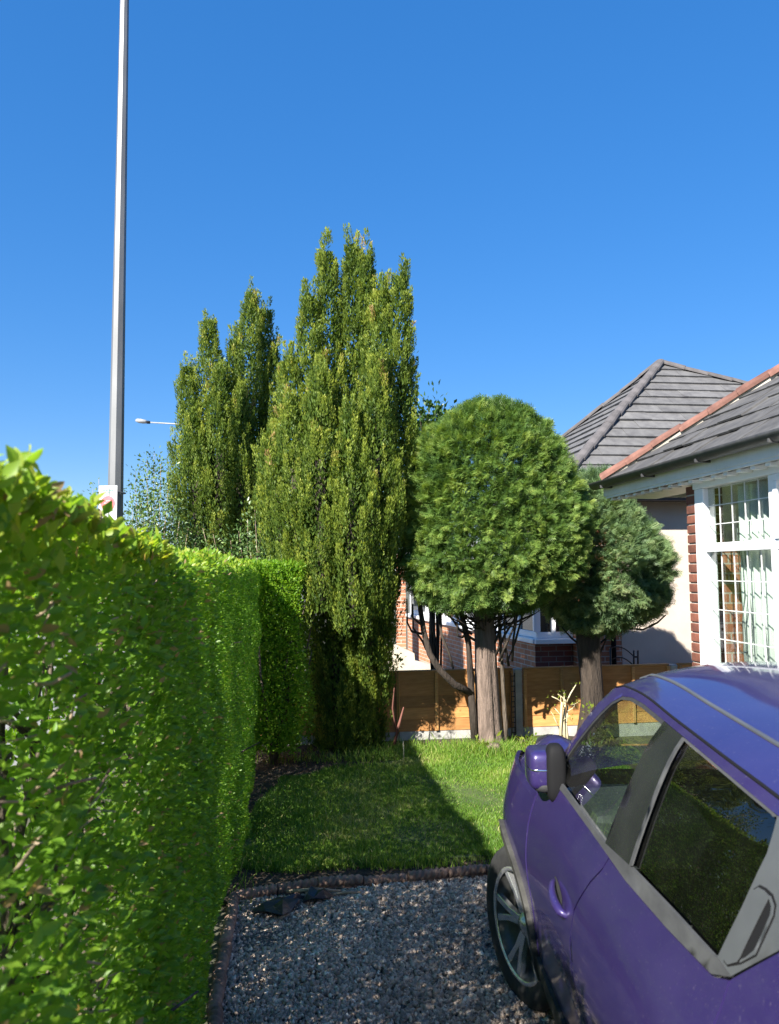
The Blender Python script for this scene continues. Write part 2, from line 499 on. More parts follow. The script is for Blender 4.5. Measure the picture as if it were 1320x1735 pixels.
def quadstrip_spray():
    """flat conifer spray in its own plane: stem along y with side branchlets"""
    V, T = [], []
    def leaf(b, d, l, w):
        o = len(V)
        p = np.array([-d[1], d[0]])
        b = np.array(b); d = np.array(d)
        for q, zz in ((b + d * l * .18 - p * w * .5, 0), (b + d * l * .18 + p * w * .5, 0), (b + d * l, -.14)):
            V.append((q[0], q[1], zz * l * 2))
        T.append((o, o + 2, o + 1))
    for i, t in enumerate((.02, .20, .38, .56, .74)):
        ln = .60 * (1 - .6 * t)
        for s in (-1, 1):
            d = np.array((s * .72, .69)); d = d / np.linalg.norm(d)
            leaf((0, t + (.06 if s > 0 else 0)), d, ln, .082)
    leaf((0, 0), (0, 1), 1.0, .07)
    return np.array(V, float), np.array(T)
SPRAY_V, SPRAY_T = quadstrip_spray()
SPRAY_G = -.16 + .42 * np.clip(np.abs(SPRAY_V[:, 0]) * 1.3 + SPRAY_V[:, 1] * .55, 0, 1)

def blades(pos, h, w, lean, r, tint):
    n = len(pos)
    a = r.random(n) * 6.283
    side = np.stack([np.cos(a), np.sin(a), np.zeros(n)], 1)
    b = r.random(n) * 6.283
    ln = np.stack([np.cos(b), np.sin(b), np.zeros(n)], 1) * (lean * r.random(n))[:, None] * h[:, None]
    up = np.array([0, 0, 1.0])
    p0 = pos - side * w[:, None] / 2; p1 = pos + side * w[:, None] / 2
    mid = pos + up * (h * .6)[:, None] + ln * .4
    p2 = mid + side * w[:, None] * .4; p3 = mid - side * w[:, None] * .4
    tip = pos + up * (h * .97)[:, None] + ln
    V = np.stack([p0, p1, p2, p3, tip], 1).reshape(-1, 3)
    T = (np.array([(0, 1, 2), (0, 2, 3), (3, 2, 4)])[None] + (np.arange(n) * 5)[:, None, None]).reshape(-1, 3)
    return V, T, np.repeat(tint, 5)

def wloc(o):
    w = Vector((0, 0, 0))
    while o is not None:
        w += o.location
        o = o.parent
    return w

def inst(name, me, parent, loc, rot=None):
    """an object of its own on shared mesh data"""
    o = bpy.data.objects.new(name, me)
    COL.objects.link(o)
    o.parent = parent
    o.location = Vector(loc) - wloc(parent)
    if rot is not None:
        o.rotation_mode = 'QUATERNION'
        o.rotation_quaternion = rot
    return o

def mesh_of(name, V, F, mat, bevel=0.0, smooth=False):
    me = bpy.data.meshes.new(name)
    bm = bmesh.new()
    vs = [bm.verts.new(v) for v in V]
    for f in F:
        bm.faces.new([vs[i] for i in f])
    bmesh.ops.recalc_face_normals(bm, faces=bm.faces)
    if bevel:
        bmesh.ops.bevel(bm, geom=list(bm.edges), offset=bevel, segments=1, affect='EDGES')
    bm.to_mesh(me); bm.free()
    if smooth:
        me.polygons.foreach_set('use_smooth', [True] * len(me.polygons))
    me.materials.append(mat)
    return me

def sheet(name, poly, z, mat, label=None):
    o = mk(name, [(x, y, z) for x, y in poly], [tuple(range(len(poly)))], mat)
    o['kind'] = 'structure'
    if label: o['label'] = label
    return o

# ------------------------------------------------------------------ the ground
HX = lambda y: -.355 - .128 * y            # x of the hedge face at depth y
K0, K1, K2 = (-.91, 4.64), (.59, 5.00), (2.55, 5.47)   # near edge of the lawn (rope edging)
KL = [(-.91, 4.64), (-.74, 3.44), (-.55, 2.0), (-.42, .9), (-.2, -1.2)]
sheet('ground', [(-600, -600), (600, -600), (600, 900), (-600, 900)], -.05, M['earth'])
sheet('road', [(-12.5, -300), (-6.4, -300), (-16, 400), (-22, 400)], -.03, M['asphalt'])
pv = prism('pavement', [(-6.3, -300, -.04), (-2.2, -300, -.04), (-3.6, 12, -.04), (-15, 400, -.04), (-16, 400, -.04)], (0, 0, .08), M['paving'])
pv['kind'] = 'structure'
sheet('garden_soil', [(-1.55, 4.66), (K0[0], K0[1]), K1, K2, (2.6, 8.8), (1.89, 9.10), (-.6, 8.75), (-1.7, 8.8)], .008, M['soil'])
sheet('driveway', [(KL[4][0], -1.2)] + [K for K in reversed(KL[:4])] + [K1, K2, (2.45, 6.9), (3.4, -1.2)], 0.0, M['gravelbed'])

# lawn sheet with a slightly uneven crown
LAWN = [(-.80, 5.08), (.53, 5.24), (1.4, 5.45), (2.2, 5.7), (2.15, 7.9), (1.35, 8.0), (.75, 8.05), (.2, 7.9), (-.45, 7.55), (-.97, 7.25), (-1.10, 6.4), (-1.05, 5.5), (-.93, 5.12)]
def in_poly(P, poly):
    x, y = P[:, 0], P[:, 1]
    c = np.zeros(len(P), bool)
    n = len(poly)
    for i in range(n):
        x1, y1 = poly[i]; x2, y2 = poly[(i + 1) % n]
        cr = ((y1 > y) != (y2 > y)) & (x < (x2 - x1) * (y - y1) / (y2 - y1 + 1e-12) + x1)
        c ^= cr
    return c
def lawn_z(x, y):
    return .035 + .012 * np.sin(2.1 * x + .5) * np.sin(1.7 * y) + .008 * np.sin(5 * x + 3 * y)
lv = [(x, y, float(lawn_z(x, y))) for x, y in LAWN]
lb = [(x, y, -.01) for x, y in LAWN]
nl = len(LAWN)
lawn = mk('lawn', lv + lb, [tuple(range(nl))] + [(i, (i + 1) % nl, nl + (i + 1) % nl, nl + i) for i in range(nl)], M['turf'])
lawn['kind'] = 'structure'

# ---- grass blades
def make_grass():
    r = np.random.default_rng(3)
    n = 132000
    P = np.stack([r.uniform(-1.08, 2.25, n), r.uniform(5.0, 8.1, n)], 1)
    wob = np.stack([vnoise(P, 5, 2, 2.0), vnoise(P, 6, 2, 2.0)], 1) * .07
    ok = in_poly(P + wob, LAWN)
    P = P[ok]
    # thinner at random spots
    keep = r.random(len(P)) < .55 + .45 * (vnoise(P, 8, 3, 1.6) > -.35)
    P = P[keep]
    m = len(P)
    pos = np.column_stack([P, lawn_z(P[:, 0], P[:, 1]) - .005])
    tall = .5 + .5 * vnoise(P, 9, 3, 1.1)
    h = (.016 + .020 * r.random(m) + .026 * np.clip(tall, 0, 1) * r.random(m))
    edge = vnoise(P, 12, 2, 4)
    w = .0035 + .003 * r.random(m)
    tint = np.clip(.5 + .35 * vnoise(P, 4, 3, .9) + r.normal(0, .16, m), 0, .95)
    tint[r.random(m) < .03] = 1.0
    return blades(pos, h, w, 1.1, r, tint)
V, T, A = make_grass()
o = mk_np('grass', V, T, M['grass'], tint=A)
tag(o, 'short green lawn grass between the hedge and the car', 'grass', kind='stuff')

# rough long grass and weeds under the fence and round the tree foot
def make_rough():
    r = np.random.default_rng(31)
    out = []
    for cx, cy, sx, sy, n, hh in ((.35, 8.25, .45, .18, 2200, .10), (.95, 8.15, .2, .12, 1800, .12), (1.5, 8.3, .35, .25, 1600, .09), (.3, 7.95, .8, .08, 1800, .09), (-.9, 5.6, .06, .6, 300, .06), (-.2, 5.14, .5, .03, 900, .07), (.8, 5.3, .4, .04, 500, .06)):
        P = np.column_stack([r.normal(cx, sx, n), r.normal(cy, sy, n), np.full(n, .01)])
        out.append(blades(P, hh * (.35 + r.random(n)), .004 + .004 * r.random(n), 1.3, r, np.clip(r.normal(.55, .25, n), 0, 1)))
    return merge(out)
V, T, A = make_rough()
tag(mk_np('rough_grass', V, T, M['grass'], tint=A), 'longer rough grass along the foot of the fence', 'grass', kind='stuff')

# fallen leaves and bits on the bare soil
def make_litter():
    r = np.random.default_rng(21)
    n = 5200
    P = np.column_stack([r.uniform(-1.5, 2.3, n), r.uniform(4.66, 8.8, n), np.full(n, .012)])
    ok = ~in_poly(P[:, :2] + r.normal(0, .03, (n, 2)), LAWN)
    ok &= P[:, 1] > 4.7 + .24 * (P[:, 0] + .9)
    P = P[ok]; m = len(P)
    d = rdir(m, r); d[:, 2] *= .25
    z = rdir(m, r) * .6 + np.array([0, 0, 1])
    return scatter(LEAF2_V, LEAF2_T, P, d, z, .015 + .03 * r.random(m), .008 + .015 * r.random(m), r.random(m))
V, T, A = make_litter()
tag(mk_np('leaf_litter', V, T, M['litter'], tint=A), 'dry brown leaf litter on the bare soil', 'leaf litter', kind='stuff')

# ---- gravel
def make_gravel():
    r = np.random.default_rng(17)
    ico = np.array([(1, 0, 0), (-1, 0, 0), (0, 1, 0), (0, -1, 0), (0, 0, 1), (0, 0, -1)], float) * 1.15
    tri = np.array([(0, 2, 4), (2, 1, 4), (1, 3, 4), (3, 0, 4), (2, 0, 5), (1, 2, 5), (3, 1, 5), (0, 3, 5)])
    drive = [(KL[4][0], -1.2)] + [K for K in reversed(KL[:4])] + [K1, K2, (2.45, 6.9), (3.4, -1.2)]
    n1, n2 = 46000, 9000
    P = np.concatenate([np.column_stack([r.uniform(-.95, 1.15, n1), r.uniform(2.7, 5.05, n1)]), np.column_stack([r.uniform(-.6, 3.2, n2), r.uniform(-1.0, 6.5, n2)])])
    P = P[in_poly(P, drive)]
    n = len(P)
    s = (.0062 + .0075 * r.random(n) ** 2.2)
    dip = .012 * vnoise(P, 40, 2, 1.3)
    pos = np.column_stack([P, .004 + s * .4 + dip + .006 * r.random(n)])
    q = r.normal(size=(n, 4)); q /= np.linalg.norm(q, axis=1, keepdims=True)
    w, x, y, z = q.T
    R = np.stack([1 - 2 * (y * y + z * z), 2 * (x * y - z * w), 2 * (x * z + y * w), 2 * (x * y + z * w), 1 - 2 * (x * x + z * z), 2 * (y * z - x * w), 2 * (x * z - y * w), 2 * (y * z + x * w), 1 - 2 * (x * x + y * y)], 1).reshape(n, 3, 3)
    sc = np.stack([np.ones(n), .55 + .4 * r.random(n), .5 + .35 * r.random(n)], 1) * s[:, None] * 1.25
    jit = np.clip(1 + .25 * r.normal(size=(n, 6, 1)), .5, 1.6)
    L = ico[None] * jit * sc[:, None, :]
    V = np.einsum('nij,nkj->nki', R, L) + pos[:, None]
    T = (tri[None] + (np.arange(n) * 6)[:, None, None]).reshape(-1, 3)
    tint = np.clip(.52 + .10 * vnoise(P, 41, 3, .9) + r.normal(0, .2, n), 0, 1)
    return V.reshape(-1, 3), T, np.repeat(tint, 6)
V, T, A = make_gravel()
tag(mk_np('gravel', V, T, M['stone'], tint=A), 'grey and buff gravel chippings on the drive', 'gravel', kind='stuff')

# ---- rope-top edging, one stone after another
def rope_mesh(L):
    n, seg, R = max(8, int(L / .0055)), 14, .029
    V, F = [], []
    for i in range(n + 1):
        s = L * i / n
        e = min(1.0, min(s, L - s) / .006 + .8)
        for k in range(seg):
            a = 2 * math.pi * k / seg
            rr = R * e * (.74 + .40 * abs(math.sin(a * 1.0 + s * math.pi / .043)) ** .7)
            V.append((s, rr * math.cos(a), .045 + rr * math.sin(a)))
    for i in range(n):
        for k in range(seg):
            F.append((i * seg + k, i * seg + (k + 1) % seg, (i + 1) * seg + (k + 1) % seg, (i + 1) * seg + k))
    F.append(tuple(range(seg))); F.append(tuple(n * seg + k for k in range(seg - 1, -1, -1)))
    bv, bf = boxVF((L / 2, 0, .0), (L * .985, .036, .09))
    return join([(V, F), (bv, bf)])
STL = .30
rope_me = mesh_of('edging_stone', *rope_mesh(STL - .006), M['rope'], smooth=True)
def edging(path, label):
    e = empty('rope_edging', (path[0][0], path[0][1], 0), label, 'garden edging', 'rope edging round the gravel')
    for (x0, y0), (x1, y1) in zip(path[:-1], path[1:]):
        d = Vector((x1 - x0, y1 - y0, 0)); L = d.length; d.normalize()
        k = max(1, round(L / STL)); st = L / k
        for i in range(k):
            j = RNG.normal(size=3)
            p = Vector((x0, y0, 0)) + d * (st * i)
            o = inst('edging_stone', rope_me, e, (p.x, p.y, .006 * j[0] - .003), Quaternion((0, 0, 1), math.atan2(d.y, d.x) + .035 * j[1]) @ Quaternion((1, 0, 0), .12 * j[2]))
            o.scale = (st / STL, 1, 1)
    return e
edging([K0, (-.45, 4.82), (.1, 4.89), K1, (1.5, 5.22), K2], 'brown rope-top edging stones between the gravel and the lawn')
edging([(p[0] - .01, p[1]) for p in KL[0:4]], 'brown rope-top edging stones along the foot of the long hedge')

# ---- torn black plastic on the gravel, with a few sticks beside it
def rag(name, pts, zf, label):
    V = []; n = len(pts)
    c = np.mean(pts, axis=0)
    V.append((c[0], c[1], .075))
    ring = []
    for sc, lift in ((.6, .068), (1.0, .042)):
        for i in range(n):
            p = c + (np.array(pts[i]) - c) * sc
            V.append((p[0], p[1], lift + zf * math.sin(i * 2.3 + sc * 5) * .012))
    F = [(0, 1 + i, 1 + (i + 1) % n) for i in range(n)]
    F += [(1 + i, 1 + n + i, 1 + n + (i + 1) % n, 1 + (i + 1) % n) for i in range(n)]
    o = mk(name, V, F, M['plastic'])
    md = o.modifiers.new('s', 'SOLIDIFY'); md.thickness = .006
    return o
o = rag('plastic_sheet', [(-.79, 4.46), (-.70, 4.41), (-.60, 4.385), (-.56, 4.45), (-.53, 4.56), (-.50, 4.63), (-.58, 4.63), (-.68, 4.56)], 1, '')
tag(o, 'flat pointed scrap of dark plastic lying on the gravel', 'plastic scrap')
o = rag('plastic_sheet', [(-.52, 4.58), (-.46, 4.55), (-.38, 4.60), (-.33, 4.65), (-.40, 4.69), (-.50, 4.68)], 1.6, '')
tag(o, 'small crumpled black scrap tucked against the rope edging', 'plastic scrap')
tag(tube('stick', [(-.62, 4.67, .05), (-.45, 4.685, .055), (-.30, 4.70, .04)], [.009, .011, .006], M['twig']), 'pale dry stick lying by the rope edging', 'stick')
tag(tube('stick', [(-.36, 4.665, .03), (-.27, 4.69, .035), (-.18, 4.70, .03)], [.006, .009, .005], M['twig']), 'short dry stick at the tip of the black plastic', 'stick')

# ------------------------------------------------------------------ the long clipped hedge
def face_frame(r, y, z, bump=.05):
    return

def make_hedge():
    r = np.random.default_rng(5)
    parts = []
    nx = np.array([1, .128, 0]); nx = nx / np.linalg.norm(nx)
    def lump(y, z):
        P = np.column_stack([y, z])
        return .035 * vnoise(P, 50, 3, .55) + .02 * vnoise(P, 51, 2, 2.2)
    def top(y):
        return 1.975 + .015 * vnoise(np.column_stack([y, y * .3]), 52, 3, .8) + .052 * np.exp(-((y - .85) / .5) ** 2) + .006 * np.clip((y - 3) / 4, 0, 1)
    def face(n, y0, y1, l0, l1, wr, dep, full, seed_hole=None, hole=0.0):
        y = r.uniform(y0, y1, n); t = r.random(n)
        z = .02 + t ** 1.08 * (top(y) - .04)
        if seed_hole is not None:
            h = vnoise(np.column_stack([y, z]), seed_hole, 3, 1.5)
            k = r.random(n) > hole * (h > .12)
            y, z = y[k], z[k]
        m = len(y)
        inset = np.abs(r.normal(0, dep, m)) - .02 + .025 * np.clip((.35 - z) / .35, 0, 1) + .08 * np.clip((z - top(y) + .12) / .12, 0, 1) ** 2
        x = HX(y) + lump(y, z) - inset
        pos = np.column_stack([x, y, z])
        out = nx[None] * .9 + rdir(m, r) * .85 + np.array([0, 0, .45])
        nrm = nx[None] * .6 + rdir(m, r) * .75 + np.array([0, 0, .7])
        ln = r.uniform(l0, l1, m)
        big = vnoise(pos, 55, 2, 1.4)
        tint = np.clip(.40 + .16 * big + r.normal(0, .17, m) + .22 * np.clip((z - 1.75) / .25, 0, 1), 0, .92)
        dead = r.random(m) < (.03 if y0 < 2.5 else .012)
        tint[dead] = 1.0
        tv, tt = ((LEAF2_V, LEAF2_T), (LEAF4_V, LEAF4_T), (LEAFR_V, LEAFR_T))[int(full)]
        parts.append(scatter(tv, tt, pos, out, nrm, ln, ln * wr, tint))
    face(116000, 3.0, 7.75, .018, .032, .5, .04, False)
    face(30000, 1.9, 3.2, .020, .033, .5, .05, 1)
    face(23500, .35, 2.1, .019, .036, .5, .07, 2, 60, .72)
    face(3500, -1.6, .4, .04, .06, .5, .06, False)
    # the top and the street side
    def slab(n, y0, y1, l0, l1):
        y = r.uniform(y0, y1, n); w = r.random(n) * .85
        z = top(y) + .03 * vnoise(np.column_stack([y, w]), 57, 3, 1.2) - np.abs(r.normal(0, .05, n)) - .05 * (w / .85) ** 3 + .01
        pos = np.column_stack([HX(y) - w, y, z]); m = n
        out = rdir(m, r) * .8 + np.array([0, 0, 1.0]); nrm = rdir(m, r) + np.array([0, 0, .8])
        ln = r.uniform(l0, l1, m)
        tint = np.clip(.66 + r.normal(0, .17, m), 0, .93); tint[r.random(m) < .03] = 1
        parts.append(scatter(LEAF2_V, LEAF2_T, pos, out, nrm, ln, ln * .5, tint))
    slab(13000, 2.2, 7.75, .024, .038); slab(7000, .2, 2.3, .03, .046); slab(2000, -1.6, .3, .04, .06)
    n = 17500
    y = np.concatenate([r.uniform(-1.6, 7.75, 9500), r.uniform(.0, 3.2, 8000)]); z = r.uniform(.1, 1.94, n)
    pos = np.column_stack([HX(y) - .86 + np.abs(r.normal(0, .09, n)), y, z])
    ln = r.uniform(.035, .06, n)
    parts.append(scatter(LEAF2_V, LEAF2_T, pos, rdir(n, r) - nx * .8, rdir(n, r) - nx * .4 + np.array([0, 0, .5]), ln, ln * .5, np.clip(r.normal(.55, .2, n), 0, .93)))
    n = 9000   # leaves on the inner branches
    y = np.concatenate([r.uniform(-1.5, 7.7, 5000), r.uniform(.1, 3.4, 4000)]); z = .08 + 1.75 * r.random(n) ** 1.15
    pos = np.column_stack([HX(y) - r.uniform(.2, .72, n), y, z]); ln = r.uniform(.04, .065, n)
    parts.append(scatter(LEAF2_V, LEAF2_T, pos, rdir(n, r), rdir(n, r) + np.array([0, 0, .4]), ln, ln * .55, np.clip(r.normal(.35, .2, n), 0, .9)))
    n = 7000   # far end
    w = r.random(n) * .86; z = r.uniform(.1, 1.98, n)
    pos = np.column_stack([HX(7.75) - w, 7.75 - np.abs(r.normal(0, .04, n)), z])
    ln = r.uniform(.022, .036, n)
    parts.append(scatter(LEAF2_V, LEAF2_T, pos, rdir(n, r) + np.array([.2, .8, .3]), rdir(n, r) + np.array([0, .4, .5]), ln, ln * .5, np.clip(r.normal(.45, .2, n), 0, .93)))
    # loose shoots standing out of the top and face
    ns = 900
    y = np.concatenate([r.uniform(.4, 2.4, 420), r.uniform(2.2, 7.7, 480)])
    w = np.abs(r.normal(0, .22, ns))
    L = r.uniform(.03, .10, ns) * np.where(y < 1.15, .8, np.where(y < 2.4, .6, .45))
    base = np.column_stack([HX(y) - w, y, top(y) - .02])
    d = norm(rdir(ns, r) * .32 + np.array([0.1, 0, 1]))
    for k in range(9):
        u = (k + .5) / 9
        pos = base + d * (L * u)[:, None]
        side = norm(np.cross(d, rdir(ns, r)))
        ln = np.where(y < 2.4, .040, .024) * r.uniform(.7, 1.2, ns) * (1.1 - .4 * u)
        tint = np.clip(.72 + .2 * u + r.normal(0, .12, ns), 0, .94); tint[r.random(ns) < .05] = 1
        parts.append(scatter(LEAFR_V, LEAFR_T, pos, side * .8 + d * .8, d * .6 + rdir(ns, r) * .5, ln, ln * .5, tint))
    return merge(parts)
hedge = empty('hedge', (HX(3.5) - .4, 3.5, 0), 'long clipped green hedge running beside the gravel drive', 'hedge')
V, T, A = make_hedge()
mk_np('foliage', V, T, M['privet'], hedge, tint=A)
def hedge_stems():
    r = random.Random(19); parts = []
    y = -1.4
    while y < 7.6:
        x = HX(y) - r.uniform(.30, .55)
        pts = [Vector((x, y, 0))]
        for k in range(5):
            pts.append(pts[-1] + Vector((r.gauss(0, .05), r.gauss(0, .07), .36)))
        parts.append(tubeVF(pts, [.022, .02, .017, .014, .010, .006], 6))
        for k in range(9):
            b_ = pts[r.randint(1, 4)]; e_ = b_ + Vector((r.uniform(-.38, .38), r.gauss(0, .2), r.uniform(.1, .45)))
            parts.append(tubeVF([b_, b_.lerp(e_, .5) + Vector((0, 0, -.03)), e_], [.010, .007, .003], 5))
        y += r.uniform(.16, .30)
    return join(parts)
mk('branches', *hedge_stems(), M['bark'], hedge, True)['kind'] = 'stuff'
def hedge_twigs():
    r = random.Random(9); parts = []
    for i in range(900):
        y = r.uniform(.4, 3.4) if i < 760 else r.uniform(3.2, 7.6)
        z = r.uniform(.2, 1.90)
        p = Vector((HX(y) - r.uniform(.03, .12), y, z))
        d = Vector((r.uniform(.15, 1), r.uniform(-.8, .8), r.uniform(-.1, 1.0))).normalized()
        L = r.uniform(.03, .10); b = Vector((r.gauss(0, .15), r.gauss(0, .15), r.gauss(.1, .15)))
        q = p + d * L * .5; e = q + (d + b).normalized() * L * .5
        rad = r.uniform(.0012, .0036)
        parts.append(tubeVF([p, q, e], [rad * 1.3, rad, rad * .7], 5))
    return join(parts)
mk('twigs', *hedge_twigs(), M['twig'], hedge, True)['kind'] = 'stuff'

# generic boxy / rounded broadleaf shrub
def leafcloud(r, n, fn, l0, l1, wr, tmean, tsd, outw=.8, up=.5, full=False):
    pos, out = fn(n)
    ln = r.uniform(l0, l1, n)
    return scatter(LEAF4_V if full else LEAF2_V, LEAF4_T if full else LEAF2_T, pos, out * outw + rdir(n, r) * .8 + np.array([0, 0, up * .6]), out * .5 + rdir(n, r) * .8 + np.array([0, 0, up]), ln, ln * wr, np.clip(r.normal(tmean, tsd, n), 0, 1))

def branchy(r, base, n, spread, hgt, rad=.012, up=1.0):
    parts = []
    for i in range(n):
        a = r.uniform(0, 6.28); s = spread * r.uniform(.2, 1)
        p0 = Vector(base); tip = Vector((base[0] + s * math.cos(a), base[1] + s * math.sin(a), base[2] + hgt * r.uniform(.6, 1)))
        m = p0.lerp(tip, .5) + Vector((r.gauss(0, .06), r.gauss(0, .06), .08))
        parts.append(tubeVF([p0, m, tip], [rad, rad * .7, rad * .25], 5))
    return join(parts)

# the hedge's loose return behind its far corner
r5 = np.random.default_rng(71)
sh = empty('clipped_shrub', (-1.2, 8.0, 0), 'squat clipped shrub between the end of the long hedge and the tall yew', 'shrub')
def shrub_pts(n):
    r = r5
    u = r.random(n); w = np.abs(r.normal(0, .07, n))
    z = .16 + (r.random(n) ** .85) * 1.83
    bulge = .04 * np.sin(z * 3.2) + .05 * vnoise(np.column_stack([u * 2, z]), 72, 3, 1.3) - .16 * np.clip((.5 - z) / .5, 0, 1)
    kind = r.random(n)
    P = np.zeros((n, 3)); O = np.zeros((n, 3))
    x0, x1, y0, y1 = -1.50, -.84, 7.52, 8.2
    a = kind < .45      # near face
    P[a] = np.column_stack([x0 + u * (x1 - x0) + bulge * .3, y0 + w - bulge * .6, z])[a]; O[a] = (0, -1, .1)
    b = (kind >= .45) & (kind < .75)   # right face
    P[b] = np.column_stack([x1 - w + bulge, y0 + u * (y1 - y0), z])[b]; O[b] = (1, 0, .1)
    c = kind >= .75     # top
    P[c] = np.column_stack([x0 + r.random(n) * (x1 - x0), y0 + u * (y1 - y0), 2.0 - w * .7 + bulge * .4])[c]; O[c] = (0, 0, 1)
    return P, O
mk_np('foliage', *(lambda q: (q[0], q[1]))(q := merge([leafcloud(r5, 17000, shrub_pts, .022, .04, .5, .5, .2), leafcloud(r5, 10000, lambda n: (np.column_stack([r5.uniform(-1.42, -.93, n), r5.uniform(7.65, 8.15, n), r5.uniform(.15, 1.9, n)]), rdir(n, r5)), .04, .07, .55, .3, .15)])), M['privet'], sh, tint=np.clip(q[2], 0, .92))
mk('stem', *branchy(random.Random(4), (-1.17, 7.85, 0), 34, .42, 1.7, .02), M['bark'], sh, True)

def at(px, py, Y):
    """world point at depth Y metres on the line of sight through a photograph pixel (used while measuring the plot)"""
    d = F_ + R_ * ((px - 660) / 1310) - U_ * ((py - 867.5) / 1310)
    t = Y / d.y
    return Vector((d.x * t, Y, CAM_H + d.z * t))

# ------------------------------------------------------------------ columnar yews
def spire_profile(t, blunt):
    t = np.clip(t, 0, 1)
    return np.clip(.45 + 1.2 * t, 0, 1) * np.clip((1 - t) / (1 - .45), 0, 1) ** blunt * (1 - .10 * t) + .012

def yew(name, loc, spires, seed, label, density=58, per=92):
    r = np.random.default_rng(seed)
    tree = empty(name, loc, label, 'tree', 'columnar yews')
    parts = []; stems = []
    for (bx, by, z0, tx, ty, z1, rm, blunt) in spires:
        H = z1 - z0
        area = 2 * math.pi * rm * .62 * H
        npl = int(area * density) + 10
        t = r.random(npl * 3)
        pr = spire_profile(t, blunt)
        t = t[r.random(npl * 3) < pr][:npl]
        t = np.concatenate([t, r.uniform(.84, .99, 9)])
        npl = len(t)
        a = r.random(npl) * 6.2832
        # plumes buried in a neighbouring spire are left out
        ax = np.stack([bx + (tx - bx) * t, by + (ty - by) * t, z0 + H * t], 1)
        p_ = ax + np.stack([np.cos(a), np.sin(a), 0 * a], 1) * (rm * spire_profile(t, blunt))[:, None]
        keep = np.ones(npl, bool)
        for q in spires:
            if q[0] == bx and q[3] == tx: continue
            tq = (p_[:, 2] - q[2]) / (q[5] - q[2])
            cxq = q[0] + (q[3] - q[0]) * tq; cyq = q[1] + (q[4] - q[1]) * tq
            keep &= ~((tq > 0) & (tq < 1) & (np.hypot(p_[:, 0] - cxq, p_[:, 1] - cyq) < .74 * q[6] * spire_profile(tq, q[7])))
        t = t[keep]; a = a[keep]; npl = len(t)
        radial = np.stack([np.cos(a), np.sin(a), np.zeros(npl)], 1)
        ax = np.stack([bx + (tx - bx) * t, by + (ty - by) * t, z0 + H * t], 1)
        rad = rm * spire_profile(t, blunt)
        lum = 1 + .16 * vnoise(np.column_stack([a * .8, t * H * 1.2]), seed + 3, 2, .9)
        L = r.uniform(.18, .42, npl) * (.7 + .3 * (1 - t))
        base = ax + radial * (rad * lum * r.uniform(.78, 1.0, npl))[:, None] - np.array([0, 0, 1]) * (L * .5)[:, None]
        d = norm(np.array([0, 0, 1.0]) + radial * r.uniform(.04, .26, npl)[:, None] + r.normal(0, .05, (npl, 3)))
        pw = r.uniform(.028, .056, npl)
        u = r.random((npl, per)); u = u ** .85
        an = r.random((npl, per)) * 6.2832
        e1 = norm(np.cross(d, radial + .01)); e2 = np.cross(d, e1)
        rr = pw[:, None] * np.clip(1.15 - u, .06, 1) ** .7 * np.sqrt(r.uniform(.25, 1, (npl, per)))
        pe = e1[:, None] * np.cos(an)[..., None] + e2[:, None] * np.sin(an)[..., None]
        pos = base[:, None] + d[:, None] * (L[:, None] * u)[..., None] + pe * rr[..., None]
        ld = d[:, None] * 1.25 + pe * .5 + r.normal(0, .16, (npl, per, 3))
        nz = pe + r.normal(0, .4, (npl, per, 3))
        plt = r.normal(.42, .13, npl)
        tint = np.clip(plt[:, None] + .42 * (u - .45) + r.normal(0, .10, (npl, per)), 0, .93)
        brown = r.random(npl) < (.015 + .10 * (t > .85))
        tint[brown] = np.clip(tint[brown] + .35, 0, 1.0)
        n = npl * per
        ln = r.uniform(.022, .042, n)
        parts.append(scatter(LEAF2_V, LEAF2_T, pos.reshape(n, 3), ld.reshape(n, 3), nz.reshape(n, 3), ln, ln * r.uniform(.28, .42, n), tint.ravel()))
        # fill behind the plumes, toned darker: shade of the gaps put into the leaf colour
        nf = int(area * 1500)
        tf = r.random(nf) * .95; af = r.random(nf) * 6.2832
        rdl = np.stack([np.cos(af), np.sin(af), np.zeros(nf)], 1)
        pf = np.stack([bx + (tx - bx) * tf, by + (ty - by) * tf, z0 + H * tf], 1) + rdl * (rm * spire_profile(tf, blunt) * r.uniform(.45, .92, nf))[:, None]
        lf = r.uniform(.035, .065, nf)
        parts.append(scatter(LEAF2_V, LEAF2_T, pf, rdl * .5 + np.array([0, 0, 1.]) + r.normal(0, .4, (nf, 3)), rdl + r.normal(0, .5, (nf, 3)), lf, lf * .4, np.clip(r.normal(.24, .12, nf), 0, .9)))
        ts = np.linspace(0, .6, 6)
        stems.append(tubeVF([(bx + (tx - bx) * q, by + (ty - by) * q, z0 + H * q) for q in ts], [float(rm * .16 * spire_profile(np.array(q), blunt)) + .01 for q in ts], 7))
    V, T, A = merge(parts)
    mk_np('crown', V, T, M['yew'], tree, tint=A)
    mk('trunk', *join(stems), M['barkdark'], tree, True)
    return tree

